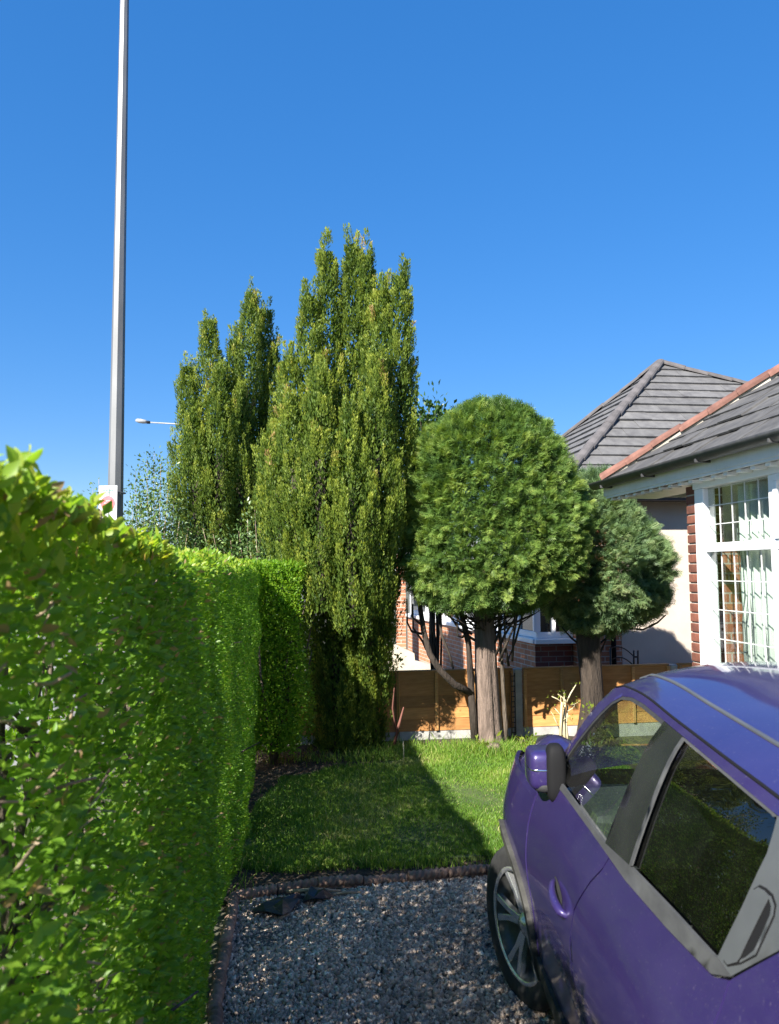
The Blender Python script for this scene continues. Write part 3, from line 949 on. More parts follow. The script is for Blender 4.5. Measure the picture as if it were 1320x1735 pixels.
def sp(Y, dy, topx, topy, botx, boty, rpx, blunt=.8):
    y = Y + dy
    a = at(botx, boty, y); b = at(topx, topy, y)
    return (a.x, a.y, max(a.z, .02), b.x, b.y, b.z, rpx / 1310 * y, blunt)
YR = 8.05
right_sp = [
    sp(YR, .25, 553, 390, 572, 1265, 56, .8), sp(YR, .35, 597, 378, 594, 1265, 58, .72), sp(YR, .32, 624, 398, 608, 1250, 54, .78), sp(YR, .12, 650, 462, 626, 1130, 52, .75),
    sp(YR, .12, 680, 438, 646, 1080, 46, .62), sp(YR, .12, 520, 480, 552, 1000, 52, .75), sp(YR, .05, 488, 590, 520, 985, 48, .7), sp(YR, .02, 455, 745, 484, 950, 46, .6),
    sp(YR, -.20, 640, 590, 630, 1050, 54, .75), sp(YR, -.30, 540, 610, 548, 1040, 60, .75), sp(YR, -.20, 492, 670, 512, 985, 52, .7), sp(YR, -.38, 592, 670, 598, 1065, 52, .75),
    sp(YR, .20, 690, 600, 660, 1010, 34, .6), sp(YR, .42, 560, 880, 560, 1272, 46, .5), sp(YR, .38, 618, 900, 606, 1272, 44, .5), sp(YR, .40, 586, 940, 548, 1270, 38, .5), sp(YR, .42, 642, 950, 634, 1268, 30, .5)]
b = at(590, 1300, 7.75)
yew('yew_tree', (b.x, YR, 0), right_sp, 101, 'tallest golden green yew with several pointed tops, right of its twin')
YL = 10.0
left_sp = [
    sp(YL, 0, 355, 522, 356, 1010, 52, .8), sp(YL, .1, 426, 474, 420, 1010, 54, .78), sp(YL, .15, 451, 504, 440, 1010, 38, .6), sp(YL, .1, 398, 556, 395, 1010, 46, .7),
    sp(YL, -.1, 318, 605, 334, 1010, 42, .68), sp(YL, -.25, 372, 612, 374, 1010, 48, .75), sp(YL, -.2, 412, 650, 404, 1010, 44, .75), sp(YL, .1, 464, 570, 444, 1010, 32, .6), sp(YL, -.3, 326, 695, 342, 1000, 46, .7)]
b = at(375, 940, YL)
yew('yew_tree', (b.x, YL, 0), left_sp, 202, 'shorter twin-topped golden green yew, behind the end of the long hedge', 48, 76)

# ------------------------------------------------------------------ clipped conifers
def crown_of_rev(r, n, zs, rs, cx, cy, lump=.05, seed=0, inner=(0.9, 1.02), flat=1.0):
    zs = np.array(zs, float); rs = np.array(rs, float); cx = np.array(cx, float); cy = np.array(cy, float)
    t = r.random(n * 3)
    i0, i1 = zs.min(), zs.max()
    z = i0 + t * (i1 - i0)
    o = np.argsort(zs)
    rz = np.interp(z, zs[o], rs[o])
    slope = np.abs(np.interp(z + .05, zs[o], rs[o]) - np.interp(z - .05, zs[o], rs[o])) / .1
    wgt = rz * np.sqrt(1 + slope ** 2)
    k = r.random(n * 3) < wgt / wgt.max()
    z = z[k][:n]; rz = rz[k][:n]; m = len(z)
    a = r.random(m) * 6.2832
    rad = np.stack([np.cos(a), np.sin(a), np.zeros(m)], 1)
    ds = (np.interp(z + .06, zs[o], rs[o]) - np.interp(z - .06, zs[o], rs[o])) / .12
    out = norm(rad + np.array([0, 0, 1.0]) * (-ds)[:, None])
    c = np.stack([np.interp(z, zs[o], cx[o]), np.interp(z, zs[o], cy[o]), z], 1)
    lm = lump * vnoise(out * 1.0 + c * .6, seed, 3, 1.7)
    pos = c + rad * np.array([1, flat, 1]) * (rz * r.uniform(inner[0], inner[1], m) + lm)[:, None]
    out = norm(out * np.array([1, 1 / flat, 1]))
    return pos, out

def conifer(loc, zs, rs, cx, cy, n, mat, seed, label, lump=.06, flat=1.0):
    r = np.random.default_rng(seed)
    tree = empty('topiary_tree', loc, label, 'tree', 'clipped round-headed conifers')
    parts = []
    pos, out = crown_of_rev(r, n, zs, rs, cx, cy, lump, seed, (.90, 1.05), flat)
    tuft = vnoise(pos, seed + 9, 2, 8.5)
    pos = pos + out * (.05 * tuft + .012 * r.normal(size=len(pos)))[:, None]
    k = r.random(len(pos)) < .35 + .65 * (tuft > -.15)
    pos, out = pos[k], out[k]
    m = len(pos)
    d = norm(out * .85 + rdir(m, r) * .55 + np.array([0, 0, .06]))
    nz = out * .15 + rdir(m, r) * .8 + np.array([0, 0, .65])
    ln = r.uniform(.06, .12, m)
    cl = vnoise(pos, seed + 1, 3, 3.2)
    tint = np.clip(.46 + .16 * cl + .22 * tuft[k] + r.normal(0, .13, m), 0, 1)  # hollows between tufts get darker leaves: shade put into the tint
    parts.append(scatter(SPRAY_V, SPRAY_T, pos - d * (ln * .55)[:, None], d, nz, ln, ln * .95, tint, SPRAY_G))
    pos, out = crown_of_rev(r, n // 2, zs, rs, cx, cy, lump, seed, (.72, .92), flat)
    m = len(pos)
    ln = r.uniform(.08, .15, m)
    parts.append(scatter(SPRAY_V, SPRAY_T, pos, out + rdir(m, r) * .8, out * .5 + rdir(m, r), ln, ln, np.clip(r.normal(.25, .12, m), 0, 1)))  # inner sprays tinted darker, shade of the gaps put into their colour
    V, T, A = merge(parts)
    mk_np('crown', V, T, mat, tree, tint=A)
    return tree, r

def limbs(rnd, base, tips, rad, wob=.06, seg=6, n=5):
    parts = []
    for tip in tips:
        b = Vector(base if not isinstance(tip, tuple) or len(tip) == 3 else tip[0]); t = Vector(tip)
        pts = []
        for k in range(n + 1):
            q = k / n
            p = b.lerp(t, q) + Vector((rnd.gauss(0, wob), rnd.gauss(0, wob), rnd.gauss(0, wob * .6))) * math.sin(q * 3.14)
            pts.append(p)
        parts.append(tubeVF(pts, [rad * (1 - .75 * k / n) for k in range(n + 1)], seg))
    return join(parts)

# the large dome beside the fence
D1 = 8.45
def rows(tab, Y):
    zs, rs, cx, cy = [], [], [], []
    for py, l, rr in tab:
        p = at((l + rr) / 2, py, Y)
        zs.append(p.z); rs.append(((rr - l) / 2 - 3) / 1310 * Y); cx.append(p.x); cy.append(Y)
    return zs, rs, cx, cy
tab1 = [(684, 815, 845), (700, 768, 888), (720, 742, 918), (760, 708, 952), (800, 696, 968), (850, 688, 988), (900, 683, 998), (950, 682, 990), (990, 690, 962), (1015, 718, 920), (1028, 765, 880)]
b1 = at(825, 1268, D1)
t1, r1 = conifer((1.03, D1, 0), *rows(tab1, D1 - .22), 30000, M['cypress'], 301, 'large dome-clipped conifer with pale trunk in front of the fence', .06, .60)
# trunk: lobed, flared at the foot
def trunkVF(pts, radii, seg=18, lobes=4, amp=.12, seed=0):
    r = random.Random(seed); V, F = [], []
    ph = r.uniform(0, 6)
    n = len(pts)
    for i, (p, ra) in enumerate(zip(pts, radii)):
        for k in range(seg):
            a = 2 * math.pi * k / seg
            q = ra * (1 + amp * math.sin(lobes * a + ph + i * .25) + amp * .6 * math.sin((lobes * 2 + 1) * a + i * .4) + r.gauss(0, .02))
            V.append((p[0] + q * math.cos(a), p[1] + q * math.sin(a), p[2]))
    for i in range(n - 1):
        for k in range(seg):
            k2 = (k + 1) % seg
            F.append((i * seg + k, i * seg + k2, (i + 1) * seg + k2, (i + 1) * seg + k))
    F.append(tuple((n - 1) * seg + k for k in range(seg)))
    return V, F
zz = [-.05, .06, .18, .4, .7, 1.0, 1.3, 1.6, 2.2]
mk('trunk', *trunkVF([(1.05 - .02 * z, D1, z) for z in zz], [.185, .15, .125, .113, .106, .102, .10, .10, .08], amp=.15, seed=3), M['barkpale'], t1, True)
rn = random.Random(12)
# curved low limb on the left with its fork, and a second darker stem against the trunk
l1 = [at(800, 1175, D1 - .05), at(770, 1160, D1 - .15), at(745, 1135, D1 - .22), at(728, 1108, D1 - .22), at(718, 1070, D1 - .2), at(712, 1030, D1 - .15), at(705, 990, D1 - .1)]
tube('limb', l1, [.042, .038, .036, .033, .030, .026, .018], M['barkdark'], t1)
l2 = [at(742, 1132, D1 - .22), at(746, 1118, D1 - .16), at(734, 1100, D1 - .08)]
l3 = [at(768, 1133, D1 - .1), at(760, 1105, D1 - .12), at(748, 1075, D1 - .1), at(745, 1045, D1 - .05), at(748, 1000, D1)]
tube('limb', l3, [.012, .014, .016, .018, .014], M['barkdark'], t1)
l4 = [at(806, 1265, D1 - .02), at(800, 1200, D1 - .06), at(797, 1140, D1 - .05), at(794, 1090, D1 - .02), at(782, 1040, D1), at(770, 980, D1)]
tube('limb', l4, [.045, .040, .036, .033, .03, .02], M['barkdark'], t1, 10)
l5 = [at(858, 1268, D1 + .02), at(856, 1225, D1 + .04), at(853, 1180, D1 + .04), at(850, 1120, D1 + .03), at(846, 1060, D1), at(846, 1000, D1)]
tube('limb', l5, [.034, .026, .022, .02, .018, .014], M['bark'], t1, 8)
parts = []
for (x0, y0, x1, y1) in ((838, 1090, 866, 1030), (840, 1110, 880, 1035), (846, 1120, 872, 1060), (835, 1080, 850, 1020), (800, 1075, 770, 1030), (805, 1085, 760, 1040), (868, 1120, 878, 1030), (858, 1125, 886, 1040), (790, 1072, 775, 1078), (845, 1060, 905, 1040), (720, 1075, 690, 1055), (716, 1060, 698, 1045), (722, 1100, 700, 1064), (862, 1128, 855, 1050), (812, 1075, 840, 1082)):
    dy = rn.uniform(-.35, .15)
    a_, b_ = at(x0, y0, D1 - .02 + dy * .3), at(x1, y1, D1 + dy)
    m_ = a_.lerp(b_, .5) + Vector((rn.gauss(0, .03), 0, -.03))
    parts.append(tubeVF([a_, m_, b_, b_.lerp(b_ + Vector((0, 0, .25)), 1)], [.016, .013, .011, .006], 5))
for i in range(60):
    a = rn.uniform(0, 6.28); q = rn.uniform(.25, .8)
    s_ = Vector((1.03, D1, rn.uniform(1.15, 1.5))); e_ = Vector((1.03 + q * math.cos(a), D1 + q * math.sin(a), rn.uniform(1.45, 1.9)))
    m_ = s_.lerp(e_, .5) + Vector((0, 0, -.06))
    parts.append(tubeVF([s_, m_, e_], [.009, .007, .003], 4))
mk('dead_branches', *join(parts), M['barkdark'], t1, True)

# the smaller head behind it
D2 = 8.85
tab2 = [(797, 1000, 1012), (814, 975, 1030), (838, 948, 1055), (862, 932, 1080), (900, 914, 1112), (950, 905, 1136), (985, 906, 1138), (1015, 916, 1128), (1038, 935, 1106), (1055, 955, 1075), (1064, 975, 1040)]
t2, r2 = conifer((2.28, D2, 0), *rows(tab2, D2), 17000, M['cypress2'], 302, 'smaller grey-green clipped conifer with dark leaning trunk behind the car', .07, .8)
tp = [at(1000, 1262, D2), at(1001, 1225, D2), at(1003, 1190, D2), at(1001, 1150, D2), at(997, 1110, D2), at(995, 1070, D2), at(1000, 1020, D2), at(1015, 950, D2)]
mk('trunk', *trunkVF([tuple(p) for p in tp], [.165, .14, .125, .12, .125, .14, .11, .06], 16, 3, .1, 8), M['barkdark'], t2, True)
parts = []
for (x0, y0, x1, y1) in ((985, 1095, 950, 1060), (1010, 1095, 1050, 1058), (1005, 1080, 1085, 1052), (1015, 1110, 1035, 1060), (1100, 1062, 1128, 1042), (1078, 1066, 1100, 1062), (1040, 1060, 1078, 1066)):
    dy = rn.uniform(-.1, .1)
    a_, b_ = at(x0, y0, D2), at(x1, y1, D2 + (0 if x0 > 1036 else dy))
    parts.append(tubeVF([a_, a_.lerp(b_, .5) + Vector((0, 0, -.02)), b_], [.014, .011, .008], 5))
mk('dead_branches', *join(parts), M['barkdark'], t2, True)

# ------------------------------------------------------------------ shrubs behind the hedge
def loose_shrub(name, base, tips, leafn, l0, l1, mat, seed, label, cat='shrub', spread=.05, group=None, stemmat='twig', rad=.01, qmin=0.0):
    r = np.random.default_rng(seed); rn_ = random.Random(seed)
    t = empty(name, base, label, cat, group)
    stems = []; pos = []; dirs = []
    for tip in tips:
        b_ = Vector(base) + Vector((rn_.gauss(0, .04), rn_.gauss(0, .04), 0)); tp_ = Vector(tip)
        pts = [b_.lerp(tp_, q) + Vector((rn_.gauss(0, .04), rn_.gauss(0, .04), 0)) * math.sin(q * 3) for q in (0, .25, .5, .75, 1)]
        stems.append(tubeVF(pts, [rad, rad * .8, rad * .6, rad * .4, rad * .2], 5))
        for k in range(leafn):
            q = qmin + (1 - qmin) * rn_.random() ** .7
            i = min(3, int(q * 4)); p = pts[i].lerp(pts[i + 1], q * 4 - i)
            off = Vector((rn_.gauss(0, spread), rn_.gauss(0, spread), rn_.gauss(0, spread)))
            pos.append(p + off); dirs.append(off.normalized() + Vector((0, 0, .4)))
    pos = np.array(pos); dirs = np.array(dirs); n = len(pos)
    ln = r.uniform(l0, l1, n)
    V, T, A = scatter(LEAF4_V, LEAF4_T, pos, dirs + r.normal(0, .4, (n, 3)), r.normal(0, .6, (n, 3)) + np.array([0, 0, .6]), ln, ln * .55, np.clip(r.normal(.5, .25, n), 0, 1))
    mk_np('foliage', V, T, M[mat], t, tint=A)
    mk('stems', *join(stems), M[stemmat], t, True)
    return t
def tips(lst, Y):
    rr = random.Random(len(lst))
    return [at(x, y, Y + rr.gauss(0, .12)) for x, y in lst]
bb = at(258, 1000, 9.2); 
loose_shrub('loose_shrub', (bb.x, 9.2, 0), tips([(228, 798), (236, 830), (250, 780), (262, 768), (272, 785), (240, 850), (285, 830), (268, 820), (225, 860), (295, 850), (280, 870), (255, 860), (305, 880), (320, 890), (335, 900), (245, 880), (262, 885), (290, 895)], 9.2), 520, .03, .06, 'holly', 401, 'open twiggy shrub showing above the hedge right of the tall lamp post', spread=.07)
bb = at(160, 1000, 8.6)
loose_shrub('loose_shrub', (bb.x, 8.6, 0), tips([(168, 812), (158, 828), (152, 850), (172, 835), (140, 862), (176, 855)], 8.6), 110, .03, .05, 'holly', 402, 'small twiggy shrub top showing above the hedge left of the tall lamp post', spread=.05)
bb = at(430, 1000, 8.75)
loose_shrub('holly_bush', (bb.x, 8.75, 0), tips([(432, 862), (420, 880), (445, 885), (405, 900), (455, 905), (440, 915), (390, 915), (470, 925), (360, 905), (425, 930), (345, 895), (378, 930)], 8.75), 420, .03, .055, 'holly', 403, 'dark leafy bush between the two yews just above the hedge', 'bush', .075)
bb = at(735, 1000, 10.6)
loose_shrub('dark_evergreen', (bb.x, 10.6, 0), tips([(712, 700), (725, 693), (738, 700), (750, 705), (712, 725), (722, 740), (735, 720), (760, 720), (718, 760), (735, 750), (722, 780), (740, 790)], 10.6), 420, .06, .10, 'shrubleaf', 404, 'dark evergreen top between the tallest yew and the large dome tree', 'tree', .13, rad=.02, stemmat='barkdark', qmin=.72)
bb = at(955, 1248, 8.2)
ds = empty('dead_shrub', (bb.x, 8.2, 0), 'pale dead twiggy shrub standing behind the car bonnet', 'shrub')
rn = random.Random(77)
parts = []; sprouts = []
for (x0, y0, x1, y1, ra) in ((950, 1262, 952, 1190, .017), (957, 1262, 958, 1185, .018), (963, 1262, 962, 1195, .016), (952, 1190, 935, 1180, .007), (955, 1195, 956, 1172, .007), (960, 1190, 976, 1160, .008), (952, 1215, 940, 1200, .005), (962, 1205, 974, 1195, .005), (948, 1235, 938, 1215, .005), (956, 1188, 945, 1176, .005), (962, 1210, 970, 1222, .004), (945, 1225, 933, 1205, .003), (966, 1195, 979, 1190, .004), (957, 1200, 950, 1178, .005), (954, 1220, 966, 1212, .004)):
    a_, b_ = at(x0, y0, 8.2 + rn.gauss(0, .02)), at(x1, y1, 8.2 + rn.gauss(0, .06))
    m_ = a_.lerp(b_, .5) + Vector((rn.gauss(0, .012), rn.gauss(0, .012), 0))
    parts.append(tubeVF([a_, m_, b_], [ra, ra * .9, ra * .6], 6))
    sprouts.append(b_)
mk('stems', *join(parts), M['deadwood'], ds, True)
sp_ = np.array([tuple(p) for p in sprouts for _ in range(7)]) + np.random.default_rng(4).normal(0, .02, (len(sprouts) * 7, 3))
r = np.random.default_rng(6); n = len(sp_)
V, T, A = scatter(LEAF4_V, LEAF4_T, sp_, rdir(n, r) + np.array([0, 0, .7]), rdir(n, r), r.uniform(.02, .04, n), r.uniform(.008, .014, n), r.random(n))
mk_np('sprouts', V, T, M['weed'], ds, tint=A)['kind'] = 'stuff'
def weed(px, py, Y, n, s, label):
    p = at(px, py, Y)
    w = empty('weed', (p.x, Y, 0), label, 'weed', 'yellow-green weeds by the fence')
    r = np.random.default_rng(int(px))
    pos = np.array(p)[None] + r.normal(0, s * .45, (n, 3)); d = norm(pos - np.array(p) + np.array([0, 0, .3 * s]))
    V, T, A = scatter(LEAF4_V, LEAF4_T, pos, d + r.normal(0, .3, (n, 3)), r.normal(0, .5, (n, 3)) + np.array([0, -.3, .8]), r.uniform(.35, .7, n) * s, r.uniform(.2, .35, n) * s, r.random(n))
    mk_np('leaves', V, T, M['weed'], w, tint=A)
    tube('stem', [(p.x + .01, Y, 0), (p.x, Y, p.z * .5), (p.x, Y, p.z)], [.006, .005, .003], M['weed'], w)
weed(897, 1256, 7.9, 42, .09, 'bright yellow-green weed beside the wing of the car')
weed(999, 1203, 8.3, 26, .08, 'yellow-green sprig at the foot of the dark leaning trunk')
weed(674, 1120, 8.75, 26, .10, 'yellow-green sprig poking over the fence beside the tallest yew')
weed(822, 1275, 8.2, 60, .14, 'leafy weed clump at the foot of the pale trunk')
weed(800, 1282, 8.1, 40, .11, 'low weed clump left of the pale trunk foot')
weed(850, 1285, 8.1, 30, .09, 'low weed clump right of the pale trunk foot')
p0 = at(684, 1305, 7.85); p1 = at(683, 1255, 7.85)
tag(tube('garden_cane', [(p0.x, 7.85, 0), (p1.x + .005, 7.85, p1.z * .6), (p1.x, 7.85, p1.z)], [.006, .006, .004], M['deadwood']), 'thin pale upright stick in the grass beside the tallest yew', 'stick')
parts = [tubeVF([at(668, 1262, 8.3), at(676, 1228, 8.3), at(684, 1198, 8.28)], [.018, .016, .006], 6), tubeVF([at(672, 1240, 8.3), at(665, 1200, 8.3), at(668, 1165, 8.3)], [.012, .009, .004], 6)]
tag(mk('branch_stub', *join(parts), M['redwood'], None, True), 'dark red broken branch stub against the fence by the tallest yew', 'branch')
# sawn stump and roots at the foot of the pale trunk
q = at(838, 1275, 8.15)
tag(mk('tree_stump', *trunkVF([(q.x, 8.15, -.02), (q.x, 8.15, .05), (q.x - .005, 8.15, .11), (q.x, 8.15, .125)], [.10, .08, .065, .05], 12, 3, .2, 5), M['barkpale'], None, True), 'short pale sawn stump in front of the pale trunk', 'stump')

# ------------------------------------------------------------------ timber fence on concrete gravel boards
FD = Vector((1.64, .25, 0)).normalized()
FA = math.atan2(FD.y, FD.x)
FO = Vector((.25, 8.90, 0))                       # a point on the fence line
FN = Vector((FD.y, -FD.x, 0))                     # towards the lawn
def fpt(x, off=0.0, z=0.0):
    s = (x - FO.x) / FD.x
    p = FO + FD * s + FN * off
    return Vector((p.x, p.y, z))
fence = empty('timber_fence', tuple(fpt(1.46)), 'low orange lap-board fence with concrete posts behind the trees', 'fence')
BAY = 1.93
frot = Quaternion((0, 0, 1), FA)
PW = BAY - .12
board_me = mesh_of('board', [(-PW / 2, -.024, 0), (PW / 2, -.024, 0), (PW / 2, .006, 0), (-PW / 2, .006, 0), (-PW / 2, -.0015, .152), (PW / 2, -.0015, .152), (PW / 2, .003, .152), (-PW / 2, .003, .152)], [(0, 1, 2, 3), (7, 6, 5, 4), (0, 4, 5, 1), (1, 5, 6, 2), (2, 6, 7, 3), (3, 7, 4, 0)], M['fencewood'])
batten_me = mesh_of('batten', *boxVF((0, 0, .325), (.038, .022, .65)), M['fencebatten'], .004)
cap_me = mesh_of('capping', *boxVF((0, 0, 0), (PW, .055, .022)), M['fencebatten'], .004)
gb_me = mesh_of('gravel_board', *boxVF((0, 0, .0), (PW + .02, .05, .30)), M['concrete'], .008)
post_me = mesh_of('concrete_post', *boxVF((0, 0, .375), (.095, .10, .83)), M['concrete'], .012)
ZG = .105
for k in range(-2, 4):
    xc = 1.465 + (k + .5) * BAY * FD.x
    for i in range(5):
        j = RNG.normal(size=2)
        o = inst('board', board_me, fence, fpt(xc, .012 - .001 * (i % 2), ZG + .002 + i * .130 + .002 * j[0]), frot @ Quaternion((0, 1, 0), .002 * j[1]) @ Quaternion((1, 0, 0), .09))
    for q in range(5):
        o = inst('batten', batten_me, fence, fpt(xc + (q - 2) * (PW - .04) / 4 * FD.x, .050, ZG + .003), frot)
    inst('capping', cap_me, fence, fpt(xc, .012, ZG + .665), frot)
    inst('gravel_board', gb_me, fence, fpt(xc, .004, ZG - .15), frot)
for k in range(-2, 5):
    inst('concrete_post', post_me, fence, fpt(1.465 + k * BAY * FD.x, .0, -.02), frot)
# slim slotted steel stake beside the post
st = empty('slotted_stake', tuple(fpt(1.40, .12)), 'slim dark slotted stake beside the concrete fence post', 'stake')
for dx in (-.022, .022):
    box('rail', tuple(fpt(1.385 + dx, .10, .36)), (.009, .012, .74), M['iron'], st, FA, 0)
for i in range(12):
    box('rung', tuple(fpt(1.385, .10, .06 + i * .058)), (.04, .008, .010), M['iron'], st, FA, 0)

# black iron scrollwork showing over the fence against the rendered wall
ir = empty('iron_gate', tuple(at(1060, 1130, 10.2)), 'black wrought iron scrolls and bar above the fence before the pale wall', 'gate')
YI = 10.2
def arc(p0, p1, bulge, n=8):
    a_, b_ = at(*p0, YI), at(*p1, YI)
    return [a_.lerp(b_, i / n) + Vector((0, 0, bulge * math.sin(math.pi * i / n))) for i in range(n + 1)]
tube('scroll', arc((1034, 1098), (1074, 1112), .06), .008, M['iron'], ir, 6)
tube('scroll', arc((1036, 1118), (1072, 1126), .06), .008, M['iron'], ir, 6)
for x in (1074, 1081):
    a_, b_ = at(x, 1136, YI), at(x, 1102, YI)
    tube('upright', [a_, b_], .012, M['iron'], ir, 6)
tube('crossbar', [at(1074, 1113, YI), at(1081, 1113, YI)], .012, M['iron'], ir, 6)
tube('post', [(at(1078, 1126, YI).x, YI, 0), tuple(at(1078, 1126, YI))], .014, M['iron'], ir, 6)
tube('post', [(at(1034, 1098, YI).x, YI, 0), tuple(at(1034, 1098, YI))], .014, M['iron'], ir, 6)

# ------------------------------------------------------------------ tall lamp column behind the hedge
LPY = 8.1
lb0 = at(196, 860, LPY)
LX = lb0.x
lp = empty('lamp_post', (LX, LPY, 0), 'tall grey tapered lamp post behind the hedge', 'lamp post', 'street lamps')
def octo(z):
    return .094 - (.094 - .040) * min(1, z / 9.4)
V, F = [], []
seg = 8
hs = [0, .9, .95, 3, 5, 7, 9.4]
for z in hs:
    ra = octo(z) if z > .92 else .115
    lean = .0072 * z
    for k in range(seg):
        a = 2 * math.pi * (k + .32) / seg
        V.append((LX + lean * -.2 + ra * math.cos(a), LPY + ra * math.sin(a), z))
for i in range(len(hs) - 1):
    for k in range(seg):
        F.append((i * seg + k, i * seg + (k + 1) % seg, (i + 1) * seg + (k + 1) % seg, (i + 1) * seg + k))
F.append(tuple((len(hs) - 1) * seg + k for k in range(seg)))
mk('column', V, F, M['galv'], lp)
tube('arm', [(LX, LPY, 9.35), (LX - .1, LPY, 9.75), (LX - .5, LPY - .05, 9.95), (LX - 1.1, LPY - .1, 10.02)], [.038, .035, .032, .03], M['galv'], lp)
box('lantern', (LX - 1.35, LPY - .12, 10.02), (.6, .24, .12), M['lampgrey'], lp, .1, .04)
# sign plate fixed to the column
sg = at(183, 848, LPY - .13)
sign = empty('sign_plate', tuple(sg), 'small white sign with a red disc on the tall lamp post', 'sign')
SA = -.12
def sq(x, z, off=0.0):
    return Vector((sg.x + x * math.cos(SA) - off * -math.sin(SA) * 0, sg.y + x * math.sin(SA) - off, sg.z + z))
def sbox(name, x, z, w, h, off, mat, th=.004):
    c = sq(x, z, off)
    return box(name, tuple(c), (w, th, h), mat, sign, SA, 0)
bevelled('plate', *boxVF(tuple(sq(0, -.055)), (.20, .005, .42), SA), M['signwhite'], sign, .002, 1)
nd = 32
Vd = [tuple(sq(0, -.03, .0055))] + [tuple(sq(.078 * math.cos(2 * math.pi * k / nd), -.03 + .078 * math.sin(2 * math.pi * k / nd), .0055)) for k in range(nd)]
mk('disc', Vd, [(0, 1 + k, 1 + (k + 1) % nd) for k in range(nd)], M['signred'], sign)
for i, (x, w) in enumerate(((-.045, .02), (-.015, .022), (.02, .03), (.048, .016))):
    sbox('lettering', x, .105, w, .010, .005, M['signtext'], .002)
sbox('lettering', 0, .082, .08, .006, .005, M['signtext'], .002)
for i, (z, w) in enumerate(((-.005, .05), (-.028, .085), (-.05, .06))):
    sbox('lettering', .005, z, w, .011, .0075, M['signpink'], .002)
for z in (.09, -.19):
    tube('strap', [(LX + .098 * math.cos(a), LPY + .098 * math.sin(a), sg.z + z) for a in np.linspace(0, 6.28, 17)], .006, M['galv'], sign, 5)
box('bracket', (sg.x + .03, LPY - .11, sg.z - .02), (.05, .05, .3), M['galv'], sign, 0, 0)

# distant lamp over the road
FY = 27.0
fl = at(262, 716, FY); fr_ = at(300, 719, FY)
f2 = empty('lamp_post', (at(345, 720, FY).x, FY, 0), 'distant street lamp with pale lantern left of the shorter yew', 'lamp post', 'street lamps')
tube('column', [(at(345, 720, FY).x, FY, 0), (at(345, 720, FY).x, FY, 4), (at(345, 722, FY).x, FY, at(345, 722, FY).z)], [.09, .075, .05], M['lampgrey'], f2, 10)
tube('arm', [tuple(at(345, 722, FY)), tuple(at(300, 718.5, FY)), tuple(at(250, 715.5, FY))], [.035, .026, .022], M['lampgrey'], f2, 8)
V, F = [], []
L0, L1 = at(230, 713, FY), at(250, 715, FY)
for i, q in enumerate((0, .15, .5, .85, 1)):
    c = L0.lerp(L1, q); h = (.03, .065, .075, .06, .04)[i]; w = (.05, .12, .14, .11, .05)[i]
    V += [(c.x, c.y - w, c.z - h * .7), (c.x, c.y + w, c.z - h * .7), (c.x, c.y + w * .7, c.z + h), (c.x, c.y - w * .7, c.z + h)]
for i in range(4):
    for k in range(4):
        F.append((i * 4 + k, i * 4 + (k + 1) % 4, (i + 1) * 4 + (k + 1) % 4, (i + 1) * 4 + k))
F += [(3, 2, 1, 0), (16, 17, 18, 19)]
mk('lantern', V, F, M['lampgrey'], f2, True)
tube('collar', [tuple(at(249, 715.3, FY)), tuple(at(254, 715.8, FY))], .055, M['black'], f2, 8)

# ------------------------------------------------------------------ roofs: every tile its own piece
def clip_poly(subject, clipper):
    out = subject
    n = len(clipper)
    for i in range(n):
        a, b = clipper[i], clipper[(i + 1) % n]
        inp, out = out, []
        if not inp: break
        def side(p): return (b[0] - a[0]) * (p[1] - a[1]) - (b[1] - a[1]) * (p[0] - a[0])
        for k in range(len(inp)):
            p, q = inp[k], inp[(k + 1) % len(inp)]
            sp_, sq_ = side(p), side(q)
            if sp_ >= 0: out.append(p)
            if (sp_ >= 0) != (sq_ >= 0):
                t = sp_ / (sp_ - sq_)
                out.append((p[0] + t * (q[0] - p[0]), p[1] + t * (q[1] - p[1])))
    return out

